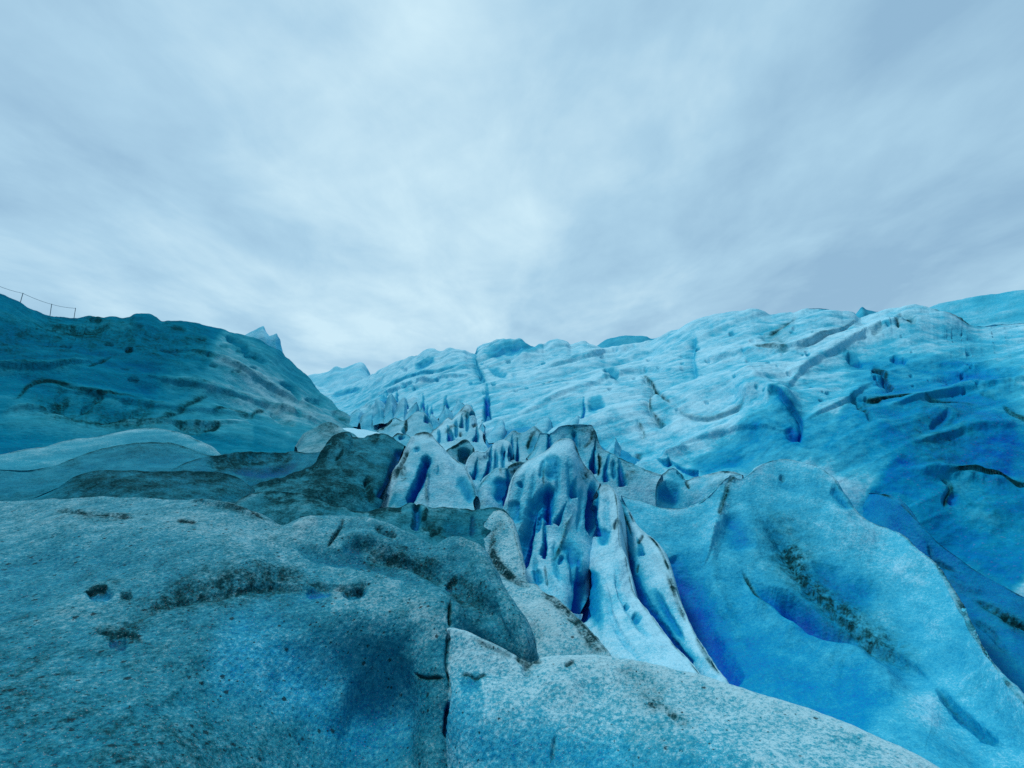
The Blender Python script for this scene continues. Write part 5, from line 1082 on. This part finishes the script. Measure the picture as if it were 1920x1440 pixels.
# ------------------------------------------------------------------ rope fence on the left skyline
def tube(name, pts, r, mat, parent, seg=8):
    pts = [Vector(p) for p in pts]
    vs, fs = [], []
    for i, p in enumerate(pts):
        t = (pts[min(i + 1, len(pts) - 1)] - pts[max(i - 1, 0)]).normalized()
        u = t.cross(Vector((0.3, 0.2, 1))).normalized() if abs(t.z) < 0.9 else t.cross(Vector((1, 0, 0))).normalized()
        v = t.cross(u)
        for k in range(seg):
            a = 2 * math.pi * k / seg
            vs.append(p + (u * math.cos(a) + v * math.sin(a)) * r)
    for i in range(len(pts) - 1):
        for k in range(seg):
            a = i * seg + k; b = i * seg + (k + 1) % seg
            fs.append((a, b, b + seg, a + seg))
    fs.append(tuple(range(seg))[::-1]); fs.append(tuple(range((len(pts) - 1) * seg, len(pts) * seg)))
    me = bpy.data.meshes.new(name); me.from_pydata([tuple(v) for v in vs], [], fs); me.update()
    me.materials.append(mat)
    o = bpy.data.objects.new(name, me); COL.objects.link(o)
    if parent: o.parent = parent; o.matrix_parent_inverse = parent.matrix_world.inverted()
    return o


STEEL = plain('dull steel', (0.10, 0.17, 0.21), 0.5, 0.3)
ROPE = plain('rope', (0.12, 0.20, 0.25), 0.8, 0.0)
fence = bpy.data.objects.new('rope_fence', None); COL.objects.link(fence)
fence.empty_display_size = 0.3
bases = [((-62, 545), (-56, 518), 24.6), ((-14, 555), (-9, 533.5), 25.8), ((37, 571), (43, 550), 27.1), ((94, 590), (96.8, 570.5), 28.7), ((139.3, 593), (141.7, 578), 30.1)]
fence.location = Vector(world(37, 571, 1 / 27.1))
bpy.context.view_layer.update()
fence['label'] = 'thin rope strung on slim posts along the left skyline'; fence['category'] = 'rope fence'
tops = []
for (bx, by), (tx, ty), d in bases:
    b = Vector(world(bx, by, 1 / d)); t = Vector(world(tx, ty, 1 / d))
    dirn = (b - t).normalized()
    tops.append(t)
    tube('post', [b + dirn * 0.45, b, t, t - dirn * 0.03], 0.017, STEEL, fence)
rp = []
for a, b in zip(tops[:-1], tops[1:]):
    for k in range(10):
        u = k / 10
        p = a.lerp(b, u); p.z -= 0.05 * 4 * u * (1 - u)
        rp.append(p)
rp.append(tops[-1])
tube('rope', rp, 0.012, ROPE, fence, 6)



# ------------------------------------------------------------------ sky and light
SUN_AZ = math.radians(-46)      # measured from straight ahead, negative = to the left
SUN_EL = math.radians(63)
w = bpy.data.worlds.new('World'); scene.world = w; w.use_nodes = True
nt = w.node_tree; N = nt.nodes; L = nt.links; N.clear()
out = N.new('ShaderNodeOutputWorld'); bg = N.new('ShaderNodeBackground'); L.new(bg.outputs[0], out.inputs[0])
sky = N.new('ShaderNodeTexSky'); sky.sky_type = 'NISHITA'; sky.sun_disc = False
sky.sun_elevation = SUN_EL; sky.sun_rotation = SUN_AZ; sky.altitude = 300
sky.air_density = 1.0; sky.dust_density = 1.5; sky.ozone_density = 2.0
tc = N.new('ShaderNodeTexCoord')
sep = N.new('ShaderNodeSeparateXYZ'); L.new(tc.outputs['Generated'], sep.inputs[0])


def wm(op, a, b=None, c=None, clamp=False):
    n = N.new('ShaderNodeMath'); n.operation = op; n.use_clamp = clamp
    for i, v in enumerate((a, b, c)):
        if v is None: continue
        if isinstance(v, (int, float)): n.inputs[i].default_value = v
        else: L.new(v, n.inputs[i])
    return n.outputs[0]


zz = wm('ADD', wm('MAXIMUM', sep.outputs['Z'], 0.0), 0.16)       # a cloud layer overhead, seen in perspective
px = wm('DIVIDE', sep.outputs['X'], zz); py = wm('DIVIDE', sep.outputs['Y'], zz)
comb = N.new('ShaderNodeCombineXYZ'); L.new(px, comb.inputs[0]); L.new(wm('MULTIPLY', py, 0.7), comb.inputs[1])


def wnoise(scale, detail, rough, dist, off):
    mp = N.new('ShaderNodeMapping'); mp.inputs['Location'].default_value = off
    mp.inputs['Rotation'].default_value = (0, 0, math.radians(8))
    L.new(comb.outputs[0], mp.inputs['Vector'])
    n = N.new('ShaderNodeTexNoise'); n.inputs['Scale'].default_value = scale
    n.inputs['Detail'].default_value = detail; n.inputs['Roughness'].default_value = rough
    n.inputs['Distortion'].default_value = dist
    L.new(mp.outputs[0], n.inputs['Vector'])
    return n.outputs['Fac']


ca = wnoise(1.25, 5, 0.52, 0.6, (3.1, 1.2, 0.4))
cb = wnoise(3.3, 7, 0.58, 0.25, (7.7, 4.1, 2.0))
cc = wnoise(0.55, 3, 0.5, 0.3, (1.9, 8.4, 5.0))
cl = wm('ADD', wm('ADD', wm('MULTIPLY', ca, 0.55), wm('MULTIPLY', cb, 0.35)), wm('MULTIPLY', cc, 0.10))
ramp = N.new('ShaderNodeValToRGB'); cr = ramp.color_ramp
cr.elements[0].position = 0.33; cr.elements[0].color = (0.300, 0.505, 0.690, 1)
cr.elements[1].position = 0.66; cr.elements[1].color = (0.63, 0.86, 0.97, 1)
e = cr.elements.new(0.49); e.color = (0.420, 0.660, 0.830, 1)


def toward(x, y, k, a):
    d = world(x, y, 1.0) - EYE; d = d / np.linalg.norm(d)
    n = N.new('ShaderNodeVectorMath'); n.operation = 'DOT_PRODUCT'
    L.new(tc.outputs['Generated'], n.inputs[0]); n.inputs[1].default_value = tuple(d)
    return wm('MULTIPLY', wm('POWER', wm('MAXIMUM', n.outputs['Value'], 0.0), k), a)


# places where the cloud is thinner and brighter, and the heavier banks at both sides
for lobe in (toward(540, 110, 14, 0.15), toward(1130, 480, 14, 0.03), toward(640, 560, 20, 0.02), toward(1900, 420, 9, -0.06), toward(1750, 90, 9, -0.025), toward(60, 60, 12, -0.05),
             toward(60, 330, 10, -0.035), toward(1010, 60, 30, -0.05)):
    cl = wm('ADD', cl, lobe)
L.new(cl, ramp.inputs[0])
lit = N.new('ShaderNodeVectorMath'); lit.operation = 'SCALE'; lit.inputs['Scale'].default_value = 10.0
L.new(ramp.outputs[0], lit.inputs[0])
# sky darkened behind the camera, out of view, to make the light directional
sky_gain = wm('MULTIPLY_ADD', wm('MULTIPLY_ADD', sep.outputs['Y'], 1.3, 0.75, clamp=True), 5.9, 4.1)
L.new(sky_gain, lit.inputs['Scale'])
mx = N.new('ShaderNodeMix'); mx.data_type = 'RGBA'; mx.inputs[0].default_value = 0.93
L.new(sky.outputs[0], mx.inputs[6]); L.new(lit.outputs[0], mx.inputs[7])
# overcast: brighter low over the ice ahead, brightest patch up to the left where the sun is behind the cloud
L.new(mx.outputs[2], bg.inputs['Color'])
bg.inputs['Strength'].default_value = 0.1

sun = bpy.data.lights.new('sun', 'SUN'); sun.energy = 2.0; sun.angle = math.radians(12); sun.color = (1.0, 0.97, 0.92)
so = bpy.data.objects.new('sun', sun); COL.objects.link(so)
dirv = Vector((math.sin(SUN_AZ) * math.cos(SUN_EL), math.cos(SUN_AZ) * math.cos(SUN_EL), math.sin(SUN_EL)))
so.rotation_euler = dirv.to_track_quat('Z', 'Y').to_euler()
so.location = (0, 0, 40)

scene.view_settings.view_transform = 'Standard'
scene.view_settings.look = 'None'
scene.view_settings.exposure = 0.0
scene.view_settings.gamma = 1.0
scene.render.engine = 'CYCLES'
scene.cycles.use_denoising = False
scene.cycles.max_bounces = 6
scene.cycles.diffuse_bounces = 4
